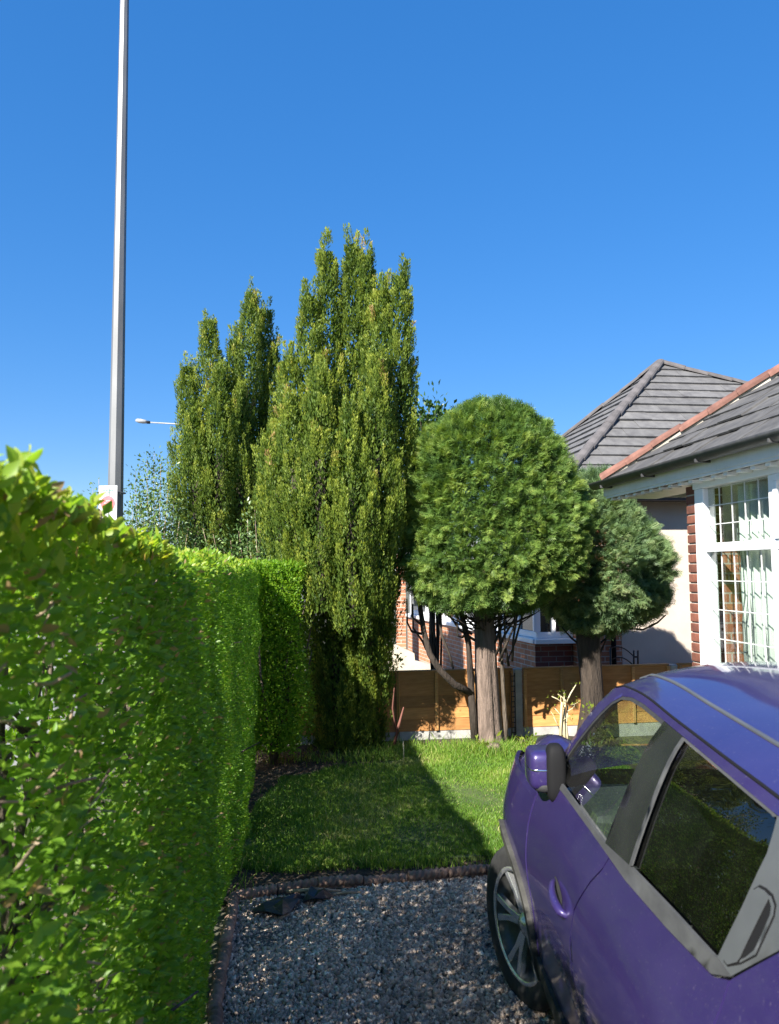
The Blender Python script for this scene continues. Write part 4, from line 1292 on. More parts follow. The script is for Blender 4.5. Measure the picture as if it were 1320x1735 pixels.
def tile_face(parent, P, gauge, width, thick, mat, seed=0, lap=.05, name='roof_tile', jit=.003, gap=.004):
    """P: 3-D polygon, P[0]->P[1] is the eave; lays courses of tiles clipped to the polygon"""
    rr = random.Random(seed)
    O = Vector(P[0]); u = (Vector(P[1]) - O).normalized()
    nrm = (Vector(P[1]) - O).cross(Vector(P[2]) - O).normalized()
    if nrm.z < 0: nrm = -nrm
    v = nrm.cross(u).normalized()
    if v.z < 0: v = -v
    poly = [((Vector(p) - O).dot(u), (Vector(p) - O).dot(v)) for p in P]
    ar = sum(poly[i][0] * poly[(i + 1) % len(poly)][1] - poly[(i + 1) % len(poly)][0] * poly[i][1] for i in range(len(poly)))
    if ar < 0: poly = poly[::-1]
    vmax = max(p[1] for p in poly); umin = min(p[0] for p in poly); umax = max(p[0] for p in poly)
    cnt = 0
    nrow = int(vmax / gauge) + 1
    for i in range(nrow):
        v0 = i * gauge - (.03 if i == 0 else 0)
        x = umin - (width * .5 if i % 2 else 0)
        while x < umax:
            rect = [(x + gap / 2, v0), (x + width - gap / 2, v0), (x + width - gap / 2, v0 + gauge + lap), (x + gap / 2, v0 + gauge + lap)]
            c = clip_poly(rect, poly if i else [(p[0], p[1] - (.03 if p[1] < .01 else 0)) for p in poly])
            x += width
            if len(c) < 3: continue
            a2 = abs(sum(c[k][0] * c[(k + 1) % len(c)][1] - c[(k + 1) % len(c)][0] * c[k][1] for k in range(len(c)))) / 2
            if a2 < .002: continue
            dz = rr.gauss(0, jit)
            def pt(q, up):
                rise = thick * (1.75 - 1.05 * (q[1] - v0) / (gauge + lap)) + dz
                return O + u * q[0] + v * q[1] + nrm * (rise if up else rise - thick)
            n = len(c)
            V = [pt(q, True) for q in c] + [pt(q, False) for q in c]
            F = [tuple(range(n)), tuple(range(2 * n - 1, n - 1, -1))] + [(k, n + k, n + (k + 1) % n, (k + 1) % n) for k in range(n)]
            mk(name, V, F, mat, parent)
            cnt += 1
    return cnt

def hip_tiles(parent, A, B, L, w, mat, name='hip_tile', lift=.02, seed=0, mort=None):
    rr = random.Random(seed)
    A, B = Vector(A), Vector(B); d = (B - A); n = max(1, int(d.length / L)); st = d.length / n; d.normalize()
    side = d.cross(Vector((0, 0, 1))).normalized(); up = side.cross(d).normalized()
    seg = 8; V, F = [], []
    for k0, s in ((0, 0), (1, st * 1.06)):
        rad = w * (1.0 if k0 == 0 else .88)
        for inn in (1.0, .82):
            for k in range(seg + 1):
                a = math.pi * (-.08 + 1.16 * k / seg)
                V.append((rad * inn * math.cos(a), s, rad * inn * math.sin(a) * .72))
    m = seg + 1
    for k in range(seg):
        F += [(k, k + 1, 2 * m + k + 1, 2 * m + k), (m + k + 1, m + k, 3 * m + k, 3 * m + k + 1), (k + 1, k, m + k, m + k + 1), (2 * m + k, 2 * m + k + 1, 3 * m + k + 1, 3 * m + k)]
    F += [(0, 2 * m, 3 * m, m), (seg, m + seg, 3 * m + seg, 2 * m + seg)]
    me = mesh_of(name, V, F, mat)
    rot = Matrix((side, d, up)).transposed().to_quaternion()
    for i in range(n):
        inst(name, me, parent, A + d * (st * i) + up * (lift + rr.gauss(0, .006)), rot @ Quaternion((0, 1, 0), rr.gauss(0, .06)) @ Quaternion((1, 0, 0), .03 + rr.gauss(0, .012)))
    if mort:
        tube('mortar_bed', [A + up * .005, B + up * .005], w * .72, mort, parent, 6)

u_ = Vector((.9926, .1221, 0)); v_ = Vector((-.1221, .9926, 0))
UA = math.atan2(u_.y, u_.x)

# ------------------------------------------------------------------ neighbour's house
C0 = Vector((2.32, 10.6, 3.02)); WN = 6.1
AP = Vector((5.05, 14.1, 5.66))
E0 = C0 + u_ * 9.5
B0 = C0 + v_ * WN
E1 = E0 + v_ * WN
nh = empty('neighbour_house', (5.5, 13.5, 0), 'pale rendered and brick bungalow with grey pyramid roof beyond the fence', 'house')
roof = mk('roof', [C0, E0, E1, B0, AP, C0 - Vector((0, 0, .02)), E0 - Vector((0, 0, .02)), E1 - Vector((0, 0, .02)), B0 - Vector((0, 0, .02))], [(0, 1, 4), (1, 2, 4), (2, 3, 4), (3, 0, 4), (8, 7, 6, 5)], M['darkfascia'], nh)
roof_p = roof
tile_face(roof_p, [C0, E0, AP], .275, .60, .034, M['tile'], 1)
tile_face(roof_p, [B0, C0, AP], .275, .60, .034, M['tile'], 2)
hip_tiles(roof_p, C0, AP, .40, .095, M['hiptile'], lift=.045, seed=1)
hip_tiles(roof_p, E0, AP, .40, .095, M['hiptile'], lift=.045, seed=2)
hip_tiles(roof_p, B0, AP, .40, .095, M['hiptile'], lift=.045, seed=3)
# eaves
def along(O, a, b, off, z, d=u_, nn=v_):
    p = O + d * a + nn * off
    q = O + d * b + nn * off
    return Vector((p.x, p.y, z)), Vector((q.x, q.y, z))
def bar(name, p, q, w, h, mat, parent, bev=.004):
    c = (p + q) / 2; d = q - p
    return box(name, tuple(c), (Vector((d.x, d.y, 0)).length, w, h), mat, parent, math.atan2(d.y, d.x), bev)
p, q = along(C0, 0, 9.5, .02, 2.95); bar('fascia', p, q, .03, .17, M['darkfascia'], nh)
p, q = along(C0, 0, 6.1, .02, 2.95, v_, u_); bar('fascia', p, q, .03, .17, M['darkfascia'], nh)
p, q = along(C0, .03, 9.5, .21, 2.885); bar('soffit', p, q, .36, .015, M['darkfascia'], nh, 0)
p, q = along(C0, .40, 6.1, .20, 2.883, v_, u_); bar('soffit', p, q, .34, .015, M['darkfascia'], nh, 0)
p, q = along(C0, -.02, 9.5, -.06, 2.985); tube('gutter', [p, q], .055, M['gutter'], nh, 10)
p, q = along(C0, -.02, 6.1, -.06, 2.985, v_, u_); tube('gutter', [p, q], .055, M['gutter'], nh, 10)
# walls
W0 = C0 + u_ * .36 + v_ * .38; W0.z = 0
def wallbox(name, O, d, nn, a, b, th, z0, z1, mat, parent, bev=0.0):
    p = O + d * a; q = O + d * b
    c = (p + q) / 2 + nn * th / 2
    return box(name, (c.x, c.y, (z0 + z1) / 2), (abs(b - a), th, z1 - z0), mat, parent, math.atan2(d.y, d.x), bev)
wallbox('wall', W0, u_, v_, 0, .66, .25, -.05, 2.88, M['brickx'], nh)
wallbox('rendered_wall', W0, u_, v_, .665, 8.6, .27, -.05, 2.88, M['render'], nh)
wallbox('wall', W0 + v_ * .25, v_, u_, 0, 5.2, .25, -.05, 2.88, M['bricky'], nh)
tube('drainpipe', [tuple(W0 + u_ * .52 - v_ * .05 + Vector((0, 0, z))) for z in (0, 1.5, 2.9)], .035, M['black'], nh, 8)
wallbox('plinth', W0 - v_ * .03, u_, v_, .66, 8.6, .03, -.05, .55, M['brickdark'], nh)
# bay that stands forward to the street side
BO = W0 - u_ * .56 + v_ * .15
bay = box('bay', tuple(BO + u_ * .28 + v_ * .15 + Vector((0, 0, .43))), (.56, .3, .92), M['brickdark'], nh, UA, 0)  # near side of the bay: its shade is put into a darker brick colour
fdir = Vector((-.245, .97, 0)).normalized(); fn_ = Vector((-fdir.y, fdir.x, 0))
wl = wallbox('bay_wall', BO + fn_ * -.25 * 0, fdir, -fn_, 0, 6.8, .25, -.05, .86, M['bricky'], nh)
wallbox('sill', BO + fn_ * .06, fdir, -fn_, -.06, 6.8, .32, .862, .93, M['upvc'], nh, .01)
p = BO - v_ * .05
box('sill', tuple(p + u_ * .32 + Vector((0, 0, .897))), (.70, .18, .068), M['upvc'], nh, UA, .01)
wallbox('window_frame', BO + u_ * .03, fdir, -fn_, 0.02, 6.7, .07, .932, 1.02, M['upvc'], nh, .008)
for i in range(12):
    wallbox('mullion', BO + u_ * .03, fdir, -fn_, .02 + i * .6, .10 + i * .6, .068, 1.022, 2.1, M['upvc'], nh, .006)
wallbox('window_frame', BO + u_ * .03, fdir, -fn_, 0.02, 6.7, .072, 2.1, 2.2, M['upvc'], nh, .008)
wallbox('window_frame', BO + u_ * .03, fdir, -fn_, 0.02, 6.7, .05, 1.70, 1.76, M['upvc'], nh, .006)
wallbox('window_pane', BO + u_ * .06, fdir, -fn_, 0.05, 6.65, .008, 1.0, 2.12, M['pane_far'], nh)
wallbox('blind', BO + u_ * .20, fdir, -fn_, 0.05, 6.6, .01, .95, 2.12, M['roomwall'], nh)
box('window_frame', tuple(BO + u_ * .30 + v_ * .03 + Vector((0, 0, .975))), (.52, .06, .085), M['upvc'], nh, UA, .006)
box('window_pane', tuple(BO + u_ * .30 + v_ * .05 + Vector((0, 0, 1.56))), (.50, .01, 1.08), M['pane_far'], nh, UA, 0)
for a in (.02, .28, .54):
    box('mullion', tuple(BO + u_ * a + v_ * .035 + Vector((0, 0, 1.56))), (.06, .07, 1.08), M['upvc'], nh, UA, .006)
box('bay_top', tuple(BO + fdir * 3.3 + u_ * .3 + Vector((0, 0, 2.30))), (.7, 6.9, .2), M['upvc'], nh, math.atan2(fdir.y, fdir.x) - math.pi / 2, .02)
# brick pier at the far end and the low pale wall before it
q = at(679, 1000, 16.6)
box('pier', (q.x, 16.6, 1.15), (.20, .4, 2.3), M['brickx'], nh, 0, 0)
gw = empty('garden_wall', tuple(fpt(.3) + Vector((0, 2.0, 0))), 'low cream garden wall with sloping top beyond the fence', 'wall')
YW = 11.4
pts = [at(640, 1090, YW), at(672, 1093, YW), at(702, 1107, YW), at(703, 1119, YW), at(732, 1127, YW), at(735, 1150, YW)]
prism('wall', [(pts[0].x, YW, -.05)] + [tuple(p) for p in pts] + [(pts[-1].x, YW, -.05)], (-.03, .24, 0), M['creamwall'], gw)

# ------------------------------------------------------------------ own bungalow, right of the drive
EC = Vector((2.03, 7.3, 2.735))
own = empty('bungalow', (3.6, 4.0, 0), 'brick bungalow with white leaded bay window and red hip tiles at the right edge', 'house')
LE = 8.2
RG0 = EC + u_ * 3.0 - v_ * 3.0 + Vector((0, 0, 2.1)); RG1 = RG0 - v_ * (LE - 3.0 + 2)
EE = EC - v_ * LE; EEr = EE - v_ * 2
EF = EC + u_ * 6.0
roof2 = mk('roof', [EC, EEr, RG1, RG0, EF, EC - Vector((0, 0, .02)), EF - v_ * 10 - Vector((0, 0, .02))], [(0, 1, 2, 3), (0, 3, 4), (4, 3, 2, 6), (5, 1, 6, 4)], M['darkfascia'], own)
tile_face(roof2, [EC, EC - v_ * 5.6, RG0 - v_ * 2.6, RG0], .26, .33, .016, M['tileold'], 5, jit=.004)
hip_tiles(roof2, EC + Vector((.02, -.02, 0)), RG0, .27, .092, M['redtile'], lift=.03, seed=4, mort=M['mortar'])
hip_tiles(roof2, RG0, RG1, .45, .105, M['redtile'], 'ridge_tile', lift=.03, seed=6)
# gutter (open half round), brackets, fascia, soffit
def half_round(name, A, B, rad, mat, parent):
    A, B = Vector(A), Vector(B); d = (B - A).normalized(); s = d.cross(Vector((0, 0, 1))).normalized()
    seg = 10; V, F = [], []
    for P_ in (A, B):
        for rr in (rad, rad * .86):
            for k in range(seg + 1):
                a = math.pi * k / seg
                V.append(P_ + s * (rr * math.cos(a)) - Vector((0, 0, 1)) * (rr * math.sin(a)))
    m = seg + 1
    for k in range(seg):
        F += [(k, 2 * m + k, 2 * m + k + 1, k + 1), (m + k, m + k + 1, 3 * m + k + 1, 3 * m + k)]
    F += [(0, m, 3 * m, 2 * m), (seg, 2 * m + seg, 3 * m + seg, m + seg)]
    F += [tuple(range(m)), tuple(range(3 * m - 1, 2 * m - 1, -1))]
    return mk(name, V, F, mat, parent, True)
GZ = EC.z - .01
ga = EC - u_ * .065 + v_ * .05; gb = EE - u_ * .065
half_round('gutter', (ga.x, ga.y, GZ), (gb.x, gb.y, GZ), .062, M['gutter'], own)
for i in range(10):
    p = EC - u_ * .05 - v_ * (.2 + .85 * i)
    box('gutter_bracket', (p.x - .005, p.y, GZ - .05), (.115, .022, .035), M['gutter'], own, UA, .004)
p, q = along(EC, 0, -LE, .012, EC.z - .075, v_, u_); bar('fascia', p, q, .022, .13, M['fascia'], own)
p, q = along(EC, -.03, -LE, .045, EC.z - .135, v_, u_); bar('fascia', p, q, .04, .05, M['upvc'], own)
p, q = along(EC, -.03, -LE, .26, EC.z - .150, v_, u_); bar('soffit', p, q, .50, .02, M['fascia'], own, 0)
p, q = along(EC, 0, 6, -.012, EC.z - .075); bar('fascia', p, q, .022, .13, M['fascia'], own)
for i in range(26):   # rafter feet under the soffit edge
    p = EC + u_ * .075 - v_ * (.12 + .16 * i)
    box('dentil', (p.x, p.y, EC.z - .172), (.09, .05, .022), M['fascia'], own, UA, 0)
# wall plane
def wx(y): return 3.06 - .123 * y
WO = Vector((wx(6.03), 6.03, 0)); wd = -v_          # along the wall towards the camera
HEAD = 2.515
def wp(a, off=0.0, z=0.0):                         # a metres along the wall, off metres into the house
    p = WO + wd * a + u_ * off
    return Vector((p.x, p.y, z))
WA = math.atan2(wd.y, wd.x)
def wb(name, a0, a1, z0, z1, off0, off1, mat, parent=own, bev=.004):
    c = wp((a0 + a1) / 2, (off0 + off1) / 2, (z0 + z1) / 2)
    return box(name, tuple(c), (abs(a1 - a0), abs(off1 - off0), z1 - z0), mat, parent, WA, bev)
# brick pier at the corner, brick by brick
pier = wb('corner_pier', 0.012, .118, 0, HEAD, .012, .24, M['mortar'], own, 0)
bl = mesh_of('brick', *boxVF((0, 0, 0), (.122, .235, .063)), M['brick'], .004)
bs = mesh_of('brick', *boxVF((0, 0, 0), (.122, .110, .063)), M['brick'], .004)
wrot = Quaternion((0, 0, 1), WA)
for i in range(34):
    z = .035 + i * .0752
    if i % 2:
        inst('brick', bl, pier, wp(.066, .118, z), wrot)
    else:
        inst('brick', bs, pier, wp(.066, .056, z), wrot); inst('brick', bs, pier, wp(.066, .180, z), wrot)
WIN0, WINL, SILL = .13, 3.62, .92
wb('wall', .13, 7.6, 0, SILL - .06, .02, .26, M['bricky'], own, 0)
wb('wall', WIN0 + WINL, 7.6, SILL - .06, HEAD, .02, .26, M['bricky'], own, 0)
wb('back_wall', 0, 7.6, 0, 2.6, 4.0, 4.2, M['roomwall'], own, 0)
far = wp(0.0, 2.1, 1.3); box('end_wall', (far.x, far.y + .0, 1.3), (.2, 4.0, 2.6), M['roomwall'], own, WA, 0)
wb('room_floor', 0.1, 7.5, .30, .34, .26, 4.0, M['roomwall'], own, 0)
wb('room_ceiling', 0.1, 7.5, 2.60, 2.64, .26, 4.0, M['roomwall'], own, 0)
win = empty('window', tuple(wp(WIN0, 0, SILL)))
win.parent = own; win.location = wp(WIN0, 0, SILL) - own.location
wb('sill', WIN0 - .03, WIN0 + WINL + .03, SILL - .06, SILL, -.05, .18, M['upvc'], win, .008)
TR0, TR1 = 2.035, 2.10
POST = .125
xs = [WIN0, WIN0 + POST]
wb('frame', WIN0, WIN0 + POST, SILL, HEAD, 0, .10, M['upvc'], win, .008)
wb('frame', WIN0, WIN0 + WINL, HEAD, HEAD + .07, -.012, .12, M['upvc'], win, .006)
npane = 4
PWD = (WINL - POST - .05) / npane
for i in range(npane):
    a0 = WIN0 + POST + i * PWD; a1 = a0 + PWD
    wb('mullion', a1 - .06, a1, SILL, HEAD, .003, .095, M['upvc'], win, .008)
    wb('transom', a0, a1 - .06, TR0, TR1, .006, .092, M['upvc'], win, .008)
    wb('frame', a0, a1 - .06, SILL, SILL + .06, .008, .09, M['upvc'], win, .006)
    g0, g1 = a0 + .0, a1 - .06
    for (z0, z1, nr, inset) in ((SILL + .06, TR0, 5, 0.0), (TR1, HEAD, 3, 0.0)):
        op = (i == 1 and z0 > 2)
        if i >= 1 and z0 > 2:      # opening light with its own sash
            for (b0, b1, c0, c1) in ((g0, g1, z0, z0 + .045), (g0, g1, z1 - .045, z1), (g0, g0 + .045, z0 + .045, z1 - .045), (g1 - .045, g1, z0 + .045, z1 - .045)):
                wb('sash', b0, b1, c0, c1, -.008, .05, M['upvc'], win, .006)
        wb('window_pane', g0, g1, z0, z1, .045, .051, M['pane'], win, 0)
        nc = 5
        for k in range(1, nc):
            x = g0 + (g1 - g0) * k / nc
            wb('glazing_bar', x - .003, x + .003, z0, z1, .038, .0435, M['lead'], win, 0)
        for k in range(1, nr):
            z = z0 + (z1 - z0) * k / nr
            wb('glazing_bar', g0, g1, z - .003, z + .003, .0375, .0432, M['lead'], win, 0)
# curtains and the brick chimney breast inside
def curtain(a0, a1, label):
    n = 46; V, F = [], []
    for i in range(n + 1):
        t = i / n; a = a0 + (a1 - a0) * t
        off = .14 + .022 * math.sin(t * 2 * math.pi * 6.5) + .012 * math.sin(t * 40)
        V += [wp(a, off, .50), wp(a + .004 * math.sin(i), off, 2.50)]
    for i in range(n):
        F.append((2 * i, 2 * i + 2, 2 * i + 3, 2 * i + 1))
    o = empty('curtain', tuple(wp(a0, .14, .5)), label, 'curtain', 'curtains behind the leaded window')
    c = mk('cloth', V, F, M['curtain'], o, True)
    md = c.modifiers.new('s', 'SOLIDIFY'); md.thickness = .004
    rr = random.Random(int(a0 * 100))
    for s in range(max(2, int((a1 - a0) * 14))):
        a = a0 + (a1 - a0) * rr.random(); z = .6 + rr.random() * .3
        P_ = [wp(a, .108, z)]
        for k in range(7):
            a += rr.gauss(0, .025); z += .2
            P_.append(wp(min(max(a, a0 + .01), a1 - .01), .109, min(z, 2.2)))
        tube('printed_branch', P_, .0035, M['curtaintwig'], o, 4)
    return o
curtain(WIN0 + POST + .24, WIN0 + POST + .70, 'pale curtain with a branch print in the left light of the leaded window')
curtain(WIN0 + POST + .92, WIN0 + POST + 1.30, 'pale curtain with a branch print in the middle of the leaded window')
cb_ = wp(WIN0 + POST + .02, 0.62, 0)
wb('inner_pier', .10, .14, .34, 2.05, .20, .36, M['brickx'], own, .003)

# ------------------------------------------------------------------ the purple car
CX, CY, CYAW = 1.38, 1.12, -0.015
car = empty('parked_car', (CX, CY, 0), 'purple small crossover car parked on the gravel, front wheels turned', 'car')
car.rotation_euler = (0, 0, CYAW)

def clink(o, parent=None):
    o.parent = parent or car
    o.location = (0, 0, 0)
    return o
def cmk(name, V, F, mat, parent=None, smooth=False):
    return clink(mk(name, V, F, mat, None, smooth), parent)

def pchip(xs, ys):
    xs = np.array(xs, float); ys = np.array(ys, float); h = np.diff(xs); d = np.diff(ys) / h
    m = np.zeros_like(xs)
    for i in range(1, len(xs) - 1):
        m[i] = 0 if d[i - 1] * d[i] <= 0 else 2 * d[i - 1] * d[i] / (d[i - 1] + d[i])
    m[0], m[-1] = d[0], d[-1]
    def f(x):
        x = np.clip(x, xs[0], xs[-1]); i = np.clip(np.searchsorted(xs, x, side='right') - 1, 0, len(xs) - 2)
        t = (x - xs[i]) / h[i]
        return (1 + 2 * t) * (1 - t) ** 2 * ys[i] + t * (1 - t) ** 2 * h[i] * m[i] + t * t * (3 - 2 * t) * ys[i + 1] + t * t * (t - 1) * h[i] * m[i + 1]
    return f
_fz = pchip([.15, .25, .35, .55, .75, .90, 1.0, 1.07, 1.25, 1.42, 1.50, 1.53], [.76, .80, .83, .852, .862, .85, .825, .79, .715, .63, .56, .50])
_fy = pchip([-.95, -.8, -.6, -.3, 0, .6, 2.3, 2.6, 3.0, 3.2, 3.35], [.50, .28, .13, .04, .01, 0, 0, .01, .08, .18, .34])
def S(y, z):
    y = np.asarray(y, float); z = np.asarray(z, float)
    x = _fz(z) - _fy(y)
    x = x + .045 * np.exp(-((y - 2.5) / .42) ** 2 - ((z - .78) / .2) ** 2)
    x = x + .06 * np.exp(-((y + .05) / .5) ** 2 - ((z - .85) / .22) ** 2)
    return x - .03 * np.exp(-((y - 1.3) / .6) ** 2 - ((z - .5) / .17) ** 2)

def chaikin(p, k=2, closed=True):
    p = [np.array(q, float) for q in p]
    for _ in range(k):
        o = []; n = len(p)
        for i in range(n if closed else n - 1):
            a, b = p[i], p[(i + 1) % n]
            o += [a * .75 + b * .25, a * .25 + b * .75]
        p = o
    return [tuple(q) for q in p]

def dens(poly, step):
    out = []
    n = len(poly)
    for i in range(n):
        a = np.array(poly[i], float); b = np.array(poly[(i + 1) % n], float)
        k = max(1, int(np.linalg.norm(b - a) / step))
        for j in range(k):
            out.append(tuple(a + (b - a) * j / k))
    return out

def panel(name, poly, off, mat, side, parent=None, step=.045, flange=.018, inset=0.0, fold=None):
    """a body panel: outline in side view (fwd, z), laid on the body surface"""
    pl = dens(poly, step)
    P = np.array(pl)
    y0, z0 = P.min(0); y1, z1 = P.max(0)
    gy, gz = np.meshgrid(np.arange(y0 + step * .5, y1, step), np.arange(z0 + step * .5, z1, step))
    G = np.column_stack([gy.ravel(), gz.ravel()])
    G = G[in_poly(G, pl)] if len(G) else G
    if len(G):
        dmin = np.min(np.linalg.norm(G[:, None] - P[None], axis=2), axis=1)
        G = G[dmin > step * .45]
    n = len(pl)
    pts = [Vector(p) for p in pl] + [Vector(p) for p in G]
    ed = [(i, (i + 1) % n) for i in range(n)]
    v2, e2, f2_, ov, oe, of = delaunay_2d_cdt(pts, ed, [], 0, 1e-5)
    v2 = np.array([tuple(v) for v in v2])
    tri = np.array([f for f in f2_ if len(f) == 3])
    cen = v2[tri].mean(1)
    tri = tri[in_poly(cen, pl)]
    X = side * (S(v2[:, 0], v2[:, 1]) + off)
    bm = bmesh.new()
    vs = [bm.verts.new((float(X[i]), float(v2[i, 0]), float(v2[i, 1]))) for i in range(len(v2))]
    for t in tri:
        try:
            a, b, c = (v2[t[0]], v2[t[1]], v2[t[2]])
            ccw = (b[0] - a[0]) * (c[1] - a[1]) - (b[1] - a[1]) * (c[0] - a[0]) > 0
            order = t if (ccw == (side > 0)) else t[::-1]
            bm.faces.new([vs[i] for i in order])
        except ValueError:
            pass
    loose = [v for v in bm.verts if not v.link_faces]
    bmesh.ops.delete(bm, geom=loose, context='VERTS')
    for f in bm.faces: f.smooth = True
    if flange:
        be = [e for e in bm.edges if e.is_boundary]
        r = bmesh.ops.extrude_edge_only(bm, edges=be)
        for v in [g for g in r['geom'] if isinstance(g, bmesh.types.BMVert)]:
            v.co.x -= side * flange
        for f in [g for g in r['geom'] if isinstance(g, bmesh.types.BMFace)]:
            f.smooth = False
        for e in be: e.smooth = False
        bmesh.ops.recalc_face_normals(bm, faces=bm.faces)
    me = bpy.data.meshes.new(name); bm.to_mesh(me); bm.free()
    me.materials.append(mat)
    o = bpy.data.objects.new(name, me); COL.objects.link(o)
    return clink(o, parent)

WF, WR = 2.49, 0.0
ARCH = .375
def arcpts(c, rad, a0, a1, n=18, cz=.335):
    return [(c + rad * math.cos(math.radians(a0 + (a1 - a0) * i / n)), cz + rad * math.sin(math.radians(a0 + (a1 - a0) * i / n))) for i in range(n + 1)]

drip_y = [-.75, -.45, .1, .477, .731, 1.124, 1.531, 1.688, 1.782]
drip_z = [1.27, 1.365, 1.435, 1.458, 1.469, 1.486, 1.502, 1.499, 1.472]
fdz = pchip(drip_y, drip_z)
fglass = [(1.66, 1.121), (1.80, 1.125), (1.93, 1.135), (1.89, 1.20), (1.825, 1.261), (1.71, 1.387), (1.659, 1.437), (1.61, 1.462), (1.532, 1.471), (1.402, 1.470), (1.188, 1.460), (1.204, 1.119)]
rglass = [(.996, 1.450), (.673, 1.433), (.46, 1.421), (.428, 1.410), (.412, 1.369), (.420, 1.26), (.434, 1.172), (.45, 1.164), (.646, 1.157), (.966, 1.139)]
for side in (-1, 1):
    # painted lower panels
    panel('front_door', [(2.035, .40), (2.03, .62), (2.055, .90), (2.06, 1.045), (1.95, 1.093), (1.726, 1.098), (1.36, 1.098), (1.145, 1.096), (1.160, 1.06), (1.232, .963), (1.290, .89), (1.310, .82), (1.335, .68), (1.36, .40)], .0, M['paint'], side, flange=.02)
    panel('rear_door', [(1.138, 1.094), (.974, 1.096), (.673, 1.111), (.43, 1.130), (.372, 1.152), (.36, 1.06), (.36, .93), (.395, .72), (.46, .56), (.50, .40), (1.354, .40), (1.328, .68), (1.303, .82), (1.283, .888), (1.225, .960), (1.153, 1.057)], .0, M['paint'], side, flange=.02)
    panel('front_wing', [(2.045, .40)] + [(2.14, .40)] + arcpts(WF, ARCH + .05, 172, 8) + [(2.93, .46), (3.12, .50), (3.24, .62), (3.25, .80), (3.12, .93), (2.95, .985), (2.6, 1.0), (2.3, 1.02), (2.12, 1.045), (2.070, 1.045), (2.065, .90), (2.040, .62)], .002, M['paint'], side, flange=.02)
    panel('rear_quarter', [(.366, 1.157), (.268, 1.250), (.16, 1.40), (.1, fdz(.1)), (-.2, fdz(-.2)), (-.45, fdz(-.45)), (-.62, 1.30), (-.78, 1.12), (-.88, .90), (-.86, .55), (-.70, .45), (-.45, .42)] + arcpts(WR, ARCH + .05, 172, 12)[:-1] + [(.455, .50), (.45, .56), (.388, .72), (.352, .93), (.352, 1.06)], .001, M['paint'], side, flange=.02)
    # dark plastic cladding: sill and wheel arches
    panel('sill_cladding', [(.44, .20), (2.08, .20), (2.10, .30), (2.05, .39), (.50, .39), (.46, .30)], .012, M['clad'], side, flange=.03)
    for c, nm in ((WF, 0), (WR, 1)):
        ring = arcpts(c, ARCH + .052, 186, -6, 26) + arcpts(c, ARCH - .012, -6, 186, 26)
        panel('arch_cladding', ring, .022, M['clad'], side, step=.03, flange=.09)
    # upper door frames and pillar
    cant = [(1.954, 1.175), (1.873, 1.308), (1.795, 1.422), (1.745, 1.484)] + [(y, float(fdz(y)) - .001) for y in (1.70, 1.6, 1.5, 1.35, 1.2, 1.05, .9, .75, .6, .46, .3, .16)] + [(.20, 1.41), (.30, 1.432), (.44, 1.432), (.46, 1.433), (.673, 1.445), (.985, 1.462), (1.188, 1.472), (1.402, 1.482), (1.535, 1.483), (1.62, 1.473), (1.672, 1.445), (1.723, 1.395), (1.838, 1.270), (1.90, 1.185)]
    panel('roof_side_frame', cant, .004, M['paint'], side, step=.03, flange=.02)
    panel('window_seal', [(1.90, 1.185), (1.838, 1.270), (1.723, 1.395), (1.672, 1.445), (1.62, 1.473), (1.535, 1.483), (1.402, 1.482), (1.188, 1.472), (1.188, 1.461), (1.402, 1.471), (1.532, 1.472), (1.61, 1.463), (1.659, 1.438), (1.71, 1.388), (1.825, 1.262), (1.885, 1.185)], .002, M['rubber'], side, step=.03, flange=.012)
    panel('front_door_glass', fglass, -.010, M['carglass'], side, step=.06, flange=0)
    panel('rear_door_glass', rglass, -.008, M['privacy'], side, step=.06, flange=0)
    panel('pillar_trim', [(1.186, 1.470), (1.015, 1.462), (.983, 1.132), (1.203, 1.116)], .003, M['glossblack'], side, flange=.02)
    panel('window_trim', [(1.014, 1.461), (.996, 1.461), (.964, 1.140), (.982, 1.131)], .0045, M['trim'], side, step=.03, flange=.004)
    panel('window_trim', [(.995, 1.461), (.673, 1.444), (.46, 1.432), (.44, 1.428), (.45, 1.425), (.46, 1.427), (.673, 1.439), (.992, 1.456)], .003, M['trim'], side, step=.03, flange=.005)
    panel('belt_trim', [(1.95, 1.097), (1.726, 1.102), (1.36, 1.102), (.974, 1.100), (.673, 1.115), (.43, 1.135), (.367, 1.161), (.432, 1.165), (.45, 1.161), (.646, 1.153), (.966, 1.136), (1.203, 1.117), (1.66, 1.119), (1.90, 1.120), (1.955, 1.110)], .004, M['trim'], side, step=.03, flange=.008)
    panel('pillar_cover', [(.432, 1.166), (.366, 1.163), (.268, 1.254), (.165, 1.40), (.30, 1.431), (.438, 1.430), (.426, 1.411), (.410, 1.369), (.418, 1.26)], .003, M['cpillar'], side, step=.03, flange=.012)
    ho = [(.408, 1.170), (.405, 1.249), (.402, 1.306), (.389, 1.318), (.366, 1.321), (.340, 1.320), (.319, 1.310), (.311, 1.293), (.316, 1.222), (.351, 1.191), (.387, 1.169)]
    hs = panel('rear_door_handle', ho, .0036, M['black'], side, step=.02, flange=.001)
    panel('handle_bar', [(.4055, 1.174), (.4025, 1.248), (.399, 1.304), (.388, 1.314), (.367, 1.3165), (.344, 1.315), (.351, 1.265), (.358, 1.2), (.362, 1.190), (.387, 1.173)], .0062, M['cpillar'], side, hs, .02, .001)
    panel('handle_rim', [(.343, 1.317), (.322, 1.308), (.314, 1.293), (.3185, 1.224), (.352, 1.193), (.354, 1.198), (.342, 1.208), (.326, 1.228), (.3225, 1.259), (.322, 1.292), (.328, 1.304), (.345, 1.3125)], .0062, M['cpillar'], side, hs, .012, .001)
